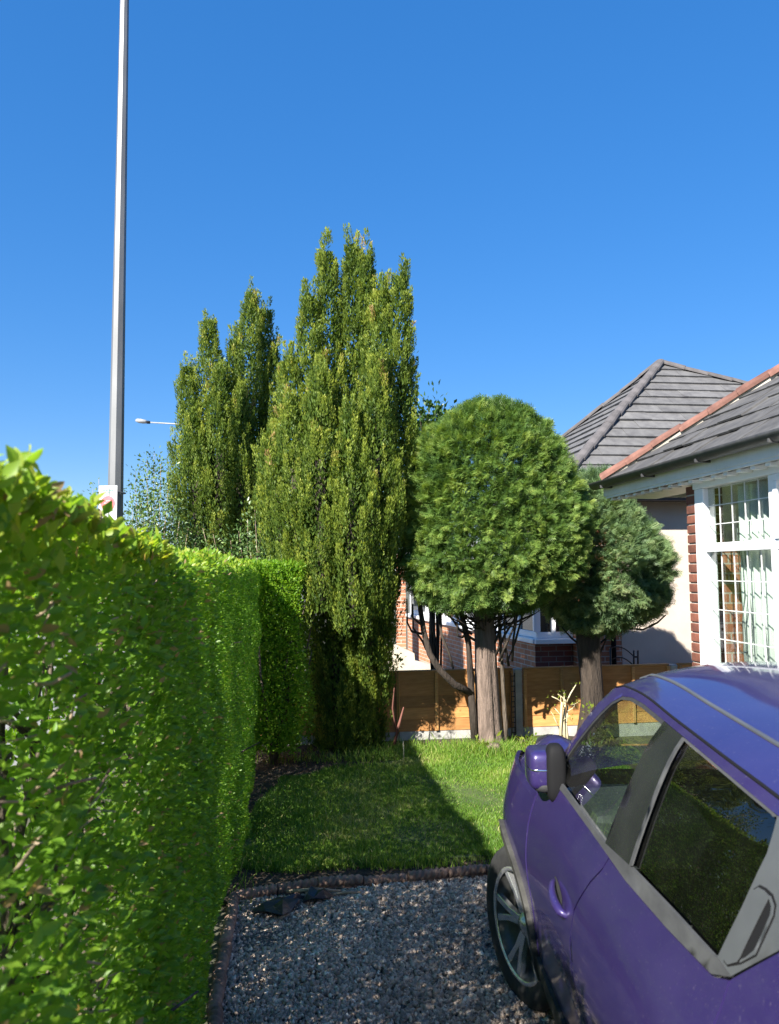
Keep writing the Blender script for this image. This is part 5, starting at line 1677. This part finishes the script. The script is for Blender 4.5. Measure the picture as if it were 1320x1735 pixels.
    # front door pull handle
    panel('handle_shade', chaikin([(1.43, .828), (1.56, .856), (1.575, .895), (1.44, .872)], 2), .0012, M['rubber'], side, None, .03, 0)  # flat dark patch: the shade behind the handle, painted on the door
    hy = np.linspace(1.375, 1.565, 9)
    hz = .829 + (.871 - .829) * (hy - 1.375) / .19 + .004
    pts = []
    for i, (y, z) in enumerate(zip(hy, hz)):
        t = i / 8
        pts.append((side * (float(S(y, z)) + -.004 + .028 * math.sin(math.pi * min(1, max(0, t * 1.0))) ** .5), y, z))
    V, F = tubeVF(pts, [.006, .010, .012, .013, .014, .0145, .015, .014, .008][::-1], 10)
    V = [Vector((v.x, v.y, v.z)) for v in V]
    cmk('front_door_handle', V, F, M['paint'], None, True)

# roof and glass over it
def grid(name, fn, nu, nv, mat, smooth=True, parent=None):
    V = [fn(i / nu, j / nv) for i in range(nu + 1) for j in range(nv + 1)]
    F = [(i * (nv + 1) + j, (i + 1) * (nv + 1) + j, (i + 1) * (nv + 1) + j + 1, i * (nv + 1) + j + 1) for i in range(nu) for j in range(nv)]
    return cmk(name, V, F, mat, parent, smooth)
def roof_pt(y, s):
    zd = float(fdz(y)) - .004; xd = float(S(y, zd)) + .002
    x = xd * s
    crown = .088 - .01 * max(0, .3 - y)
    return (x, y, zd + crown * (1 - abs(s) ** 3.0))
def roof_edge(s):
    return 1.765 + .05 * (1 - s * s)
rf = grid('roof', lambda a, b: roof_pt((-.50) + (roof_edge(2 * b - 1) - (-.50)) * a, 2 * b - 1), 40, 44, M['paint'])
for side in (-1, 1):
    pts = []
    V, F = [], []
    for i in range(36):
        y = -.45 + i * (1.77 + .45) / 35
        for (s, h) in ((.804, .001), (.806, .005), (.820, .005), (.822, .001)):
            p = roof_pt(y, side * s)
            V.append((p[0], p[1], p[2] + h))
    for i in range(35):
        for k in range(3):
            F.append((i * 4 + k, i * 4 + k + 1, i * 4 + 5 + k, i * 4 + 4 + k))
    cmk('roof_moulding', V, F, M['cpillar'])
for side in (-1, 1):
    pts = []
    for i in range(40):
        y = -.3 + i * (1.74 + .3) / 39
        z = float(fdz(y)) - .001
        pts.append((side * (float(S(y, z)) + .003), y, z))
    V, F = tubeVF(pts, .0045, 6)
    cmk('roof_seal', V, F, M['black'], None, True)
def header(s):
    return np.array(roof_pt(roof_edge(s), s))
def cowl(s):
    return np.array((s * .735, 2.18 + .22 * (1 - s * s), 1.015 + .03 * (1 - s * s)))
def screen(a, b):
    s = 2 * b - 1
    p = header(s) * (1 - a) + cowl(s) * a
    bow = .03 * math.sin(math.pi * a) 
    return (p[0] * (1 + .015 * math.sin(math.pi * a)), p[1] + bow * .5, p[2] + bow)
grid('windscreen', screen, 16, 20, M['screenglass'])
for side in (-1, 1):   # windscreen pillar skin between screen edge and door frame
    V = []
    for i in range(13):
        a = i / 12
        p = screen(a, .5 + side * .5)
        y, z = 1.775 + (1.975 - 1.775) * min(1, a * 1.0) ** .9, 0
        q = np.array([(1.745, 1.486), (1.795, 1.422), (1.873, 1.308), (1.954, 1.175), (2.06, 1.05)])
        t = a * 4; k = min(3, int(t)); qq = q[k] + (q[k + 1] - q[k]) * (t - k)
        V += [p, (side * (float(S(qq[0], qq[1])) + .003), qq[0], qq[1])]
    cmk('windscreen_pillar', V, [(2 * i, 2 * i + 1, 2 * i + 3, 2 * i + 2) for i in range(12)], M['paint'], None, True)
# bonnet with raised light pods
def bonnet(a, b):
    s = 2 * b - 1
    y = 2.10 + .30 * (1 - s * s) * (1 - a) + (3.24 - 2.10) * a
    zc = np.interp(y, [2.0, 2.4, 2.8, 3.0, 3.15, 3.3], [1.05, 1.045, 1.02, .985, .92, .80])
    xe = float(S(y, .95)) - .012
    x = xe * s
    edge = .055 * abs(s) ** 6
    pod = .075 * math.exp(-((abs(x) - .60) / .11) ** 2 - ((y - 2.92) / .17) ** 2)
    return (x, y, zc + .02 * (1 - s * s) - edge + pod)
grid('bonnet', bonnet, 36, 48, M['paint'])
for side in (-1, 1):
    V = []
    for i in range(25):
        p = bonnet(i / 24, .5 + side * .5)
        y = p[1]; zt = np.interp(y, [2.1, 2.3, 2.6, 2.95, 3.12, 3.25], [1.045, 1.02, 1.0, .985, .93, .80])
        V += [p, (side * (float(S(y, zt)) + .002), y, zt)]
    cmk('wing_top', V, [(2 * i, 2 * i + 1, 2 * i + 3, 2 * i + 2) for i in range(24)], M['paint'], None, True)
    # light pod lens
    V, F = [], []
    for i in range(7):
        for j in range(5):
            y = 2.98 + .16 * i / 6; x = .56 + .10 * j / 4
            zc = np.interp(y, [2.0, 2.4, 2.8, 3.0, 3.15, 3.3], [1.05, 1.045, 1.02, .985, .92, .80])
            pod = .075 * math.exp(-((x - .60) / .11) ** 2 - ((y - 2.92) / .17) ** 2)
            V.append((side * x, y, zc + pod + .006))
    for i in range(6):
        for j in range(4):
            F.append((i * 5 + j, i * 5 + j + 1, i * 5 + 6 + j, i * 5 + 5 + j))
    cmk('light_pod', V, F, M['lens'], None, True)
# nose, tail and underside
def nose(a, b):
    s = 2 * b - 1
    z = .22 + (.80 - .22) * a
    xe = float(S(3.22, max(z, .5))) - .01
    return (xe * s, 3.24 + .07 * (1 - s * s) + .05 * math.sin(math.pi * a) * (1 - abs(s) ** 3), z)
grid('front_bumper', nose, 12, 24, M['paint'])
box_ = boxVF((0, 3.315, .50), (.9, .03, .2)); cmk('grille', *box_, M['glossblack'])
for s in (-1, 1):
    V, F = tubeVF([(s * .42, 3.29, .60), (s * .42, 3.34, .60)], [.105, .10], 20); cmk('headlight', V, F, M['lens'], None, True)
def tail(a, b):
    s = 2 * b - 1
    z = .30 + (1.36 - .30) * a
    y = np.interp(z, [.3, .5, .85, 1.0, 1.2, 1.36], [-.93, -.97, -.95, -.90, -.72, -.50])
    xe = float(S(-.55 if z > 1.0 else -.80, min(z, 1.3))) + .0
    return (xe * s, y + .05 * abs(s) ** 3, z)
grid('tailgate', tail, 20, 20, M['paint'])
V, F = boxVF((0, -.70, 1.20), (.9, .02, .22)); cmk('rear_window', V, F, M['glossblack'])
for s in (-1, 1):
    V, F = boxVF((s * .60, -.90, .95), (.16, .08, .26)); cmk('tail_light', V, F, M['redlens'])
for (y0, y1, z0, z1, w) in ((.42, 2.07, .17, .40, 1.50), (-.8, -.42, .25, .45, 1.2), (2.93, 3.15, .25, .45, 1.2), (-.9, 3.1, .28, .36, 1.0)):
    V, F = boxVF((0, (y0 + y1) / 2, (z0 + z1) / 2), (w, y1 - y0, z1 - z0)); cmk('underbody', V, F, M['rubber'])
for s in (-1, 1):    # inner door skins keep daylight out of the shut lines; liners fill the arches
    V, F = boxVF((s * .755, 1.2, .68), (.03, 1.56, .66)); cmk('inner_door_skin', V, F, M['seat'])
    for c in (WF, WR):
        ap = arcpts(c, ARCH + .03, 186, -6, 20)
        V = [(s * .52, y, z) for y, z in ap] + [(s * (float(S(y, max(z, .5))) - .04), y, z) for y, z in ap]
        n = len(ap)
        cmk('arch_liner', V, [(i, i + 1, n + i + 1, n + i) for i in range(n - 1)], M['rubber'], None, True)

# wheels
def lathe(profile, seg=40):
    V, F = [], []
    n = len(profile)
    for k in range(seg):
        a = 2 * math.pi * k / seg
        for (r, x) in profile:
            V.append((x, r * math.cos(a), r * math.sin(a)))
    for k in range(seg):
        k2 = (k + 1) % seg
        for i in range(n - 1):
            F.append((k * n + i, k * n + i + 1, k2 * n + i + 1, k2 * n + i))
    return V, F
tyre_me = mesh_of('tyre', *lathe([(.222, -.085), (.235, -.098), (.29, -.106), (.322, -.098), (.333, -.075), (.333, .075), (.322, .098), (.29, .106), (.235, .098), (.222, .085)], 48), M['rubber'], smooth=True)
rim_me = mesh_of('rim', *lathe([(.06, .055), (.10, .04), (.19, .02), (.21, .06), (.225, .092), (.238, .098), (.238, .088), (.222, .082), (.205, -.08), (.225, -.095)], 48), M['alloydark'], smooth=True)
lip_me = mesh_of('rim_lip', *lathe([(.222, .094), (.230, .101), (.240, .1005), (.242, .094)], 48), M['alloy'], smooth=True)
disc_me = mesh_of('brake_disc', *lathe([(.0, .012), (.14, .012), (.145, .0), (.14, -.012)], 32), M['alloy'])
hub_me = mesh_of('hub_cap', *lathe([(.0, .082), (.028, .080), (.036, .07), (.062, .062), (.07, .04)], 24), M['alloy'], smooth=True)
def spokeVF():
    parts = []
    for da in (-.17, .17):
        V = []
        for (r, ang, x, w) in ((.045, da * .55, .066, .017), (.13, da * .85, .078, .0135), (.226, da * 1.25, .092, .016)):
            for sx, sw in ((x, -w), (x, w), (x - .028, w * 1.1), (x - .028, -w * 1.1)):
                y = r * math.sin(ang) + sw * math.cos(ang); z = r * math.cos(ang) - sw * math.sin(ang)
                V.append((sx, y, z))
        F = []
        for i in range(2):
            for k in range(4):
                F.append((i * 4 + k, i * 4 + (k + 1) % 4, (i + 1) * 4 + (k + 1) % 4, (i + 1) * 4 + k))
        F += [(3, 2, 1, 0), (8, 9, 10, 11)]
        parts.append((V, F))
    return join(parts)
spoke_me = mesh_of('spoke', *spokeVF(), M['alloy'], .002)
def wheel(x, y, side, steer):
    w = bpy.data.objects.new('wheel', tyre_me); COL.objects.link(w)
    w.parent = car; w.location = (x, y, .330)
    w.rotation_euler = (0, 0, (math.pi if side < 0 else 0) + steer)
    for me in (rim_me, lip_me, disc_me, hub_me):
        o = bpy.data.objects.new(me.name, me); COL.objects.link(o); o.parent = w
    for i in range(5):
        o = bpy.data.objects.new('spoke', spoke_me); COL.objects.link(o); o.parent = w
        o.rotation_euler = (2 * math.pi * i / 5 + .35, 0, 0)
STEER = math.radians(19)
wheel(-.765, WF, -1, STEER); wheel(.765, WF, 1, STEER)
wheel(-.77, WR, -1, 0); wheel(.77, WR, 1, 0)

# folded door mirrors
def superell(c, r, nx=.9, seg=20, rings=14, half=None):
    V, F = [], []
    sg_ = lambda v, e: math.copysign(abs(v) ** e, v)
    for i in range(rings + 1):
        th = -math.pi / 2 + math.pi * i / rings
        for k in range(seg):
            ph = 2 * math.pi * k / seg
            V.append((c[0] + r[0] * sg_(math.cos(th), nx) * sg_(math.cos(ph), nx), c[1] + r[1] * sg_(math.cos(th), nx) * sg_(math.sin(ph), nx), c[2] + r[2] * sg_(math.sin(th), nx)))
    for i in range(rings):
        for k in range(seg):
            F.append((i * seg + k, i * seg + (k + 1) % seg, (i + 1) * seg + (k + 1) % seg, (i + 1) * seg + k))
    return V, F
for side in (-1, 1):
    V, F = superell((side * .824, 1.930, 1.155), (.060, .085, .074), .42, 28, 20)
    mr_ = cmk('door_mirror', V, F, M['paint'], None, True)
    V, F = superell((side * .822, 1.930, 1.160), (.0630, .0875, .0100), .42, 28, 6)
    cmk('chrome_strip', V, F, M['chrome'], mr_, True)
    V, F = superell((side * .786, 1.866, 1.150), (.038, .046, .108), .6, 28, 20)
    cmk('mirror_bezel', V, F, M['black'], mr_, True)
    V, F = superell((side * .818, 1.915, 1.095), (.050, .072, .024), .7)
    cmk('mirror_base', V, F, M['rubber'], mr_, True)
    V, F = superell((side * .765, 1.93, 1.14), (.05, .06, .065), .9)
    cmk('mirror_foot', V, F, M['black'], mr_, True)

# cabin
V, F = boxVF((0, 1.95, .93), (1.36, .42, .22)); o = clink(bevelled('dashboard', V, F, M['dash'], None, .07, 4))
V, F = boxVF((.36, 1.80, 1.06), (.34, .16, .07)); clink(bevelled('instrument_cowl', V, F, M['dash'], None, .03, 3))
V, F = boxVF((0, 1.79, .98), (.26, .05, .16)); clink(bevelled('screen_panel', V, F, M['glossblack'], None, .01, 2))
sw = [(.36 + .185 * math.cos(a), 1.64 + .065 * math.sin(a), .97 + .17 * math.sin(a)) for a in np.linspace(0, 2 * math.pi, 33)]
V, F = tubeVF(sw, .016, 8, False); swo = cmk('steering_wheel', V, F, M['rubber'], None, True)
V, F = superell((.36, 1.66, .96), (.06, .03, .05), .8); cmk('hub', V, F, M['dash'], swo, True)
for a in (0, math.pi, -math.pi / 2):
    V, F = tubeVF([(.36, 1.66, .96), (.36 + .18 * math.cos(a), 1.64 + .06 * math.sin(a), .97 + .165 * math.sin(a))], [.022, .014], 6); cmk('spoke', V, F, M['alloy'], swo, True)
for x in (-.36, .36):
    V, F = boxVF((x, 1.25, .60), (.50, .52, .20)); st_ = clink(bevelled('front_seat', V, F, M['seat'], None, .06, 3))
    V = []
    for (y, z, w, d) in ((1.06, .62, .24, .08), (.98, .90, .25, .075), (.90, 1.18, .20, .06)):
        V += [(x - w, y - d, z), (x + w, y - d, z), (x + w, y + d, z), (x - w, y + d, z)]
    F = [(i * 4 + k, i * 4 + (k + 1) % 4, i * 4 + 4 + (k + 1) % 4, i * 4 + 4 + k) for i in range(2) for k in range(4)] + [(3, 2, 1, 0), (8, 9, 10, 11)]
    clink(bevelled('backrest', V, F, M['seat'], None, .04, 3), st_)
    V, F = superell((x, .87, 1.30), (.125, .055, .085), .7); cmk('headrest', V, F, M['seat'], st_, True)
V, F = boxVF((0, .35, .62), (1.25, .5, .22)); rs_ = clink(bevelled('rear_bench', V, F, M['seat'], None, .06, 3))
V, F = boxVF((0, .05, .95), (1.2, .18, .6)); clink(bevelled('backrest', V, F, M['seat'], None, .06, 3), rs_)
for x in (-.36, .36):
    V, F = superell((x, .02, 1.28), (.12, .05, .07), .7); cmk('headrest', V, F, M['seat'], rs_, True)
grid('headlining', lambda a, b: (lambda p: (p[0] * .95, p[1], p[2] - .035))(roof_pt(-.45 + 2.2 * a, 2 * b - 1)), 12, 10, M['dash'])
V, F = boxVF((0, 1.1, .45), (1.45, 2.1, .03)); cmk('cabin_floor', V, F, M['seat'])
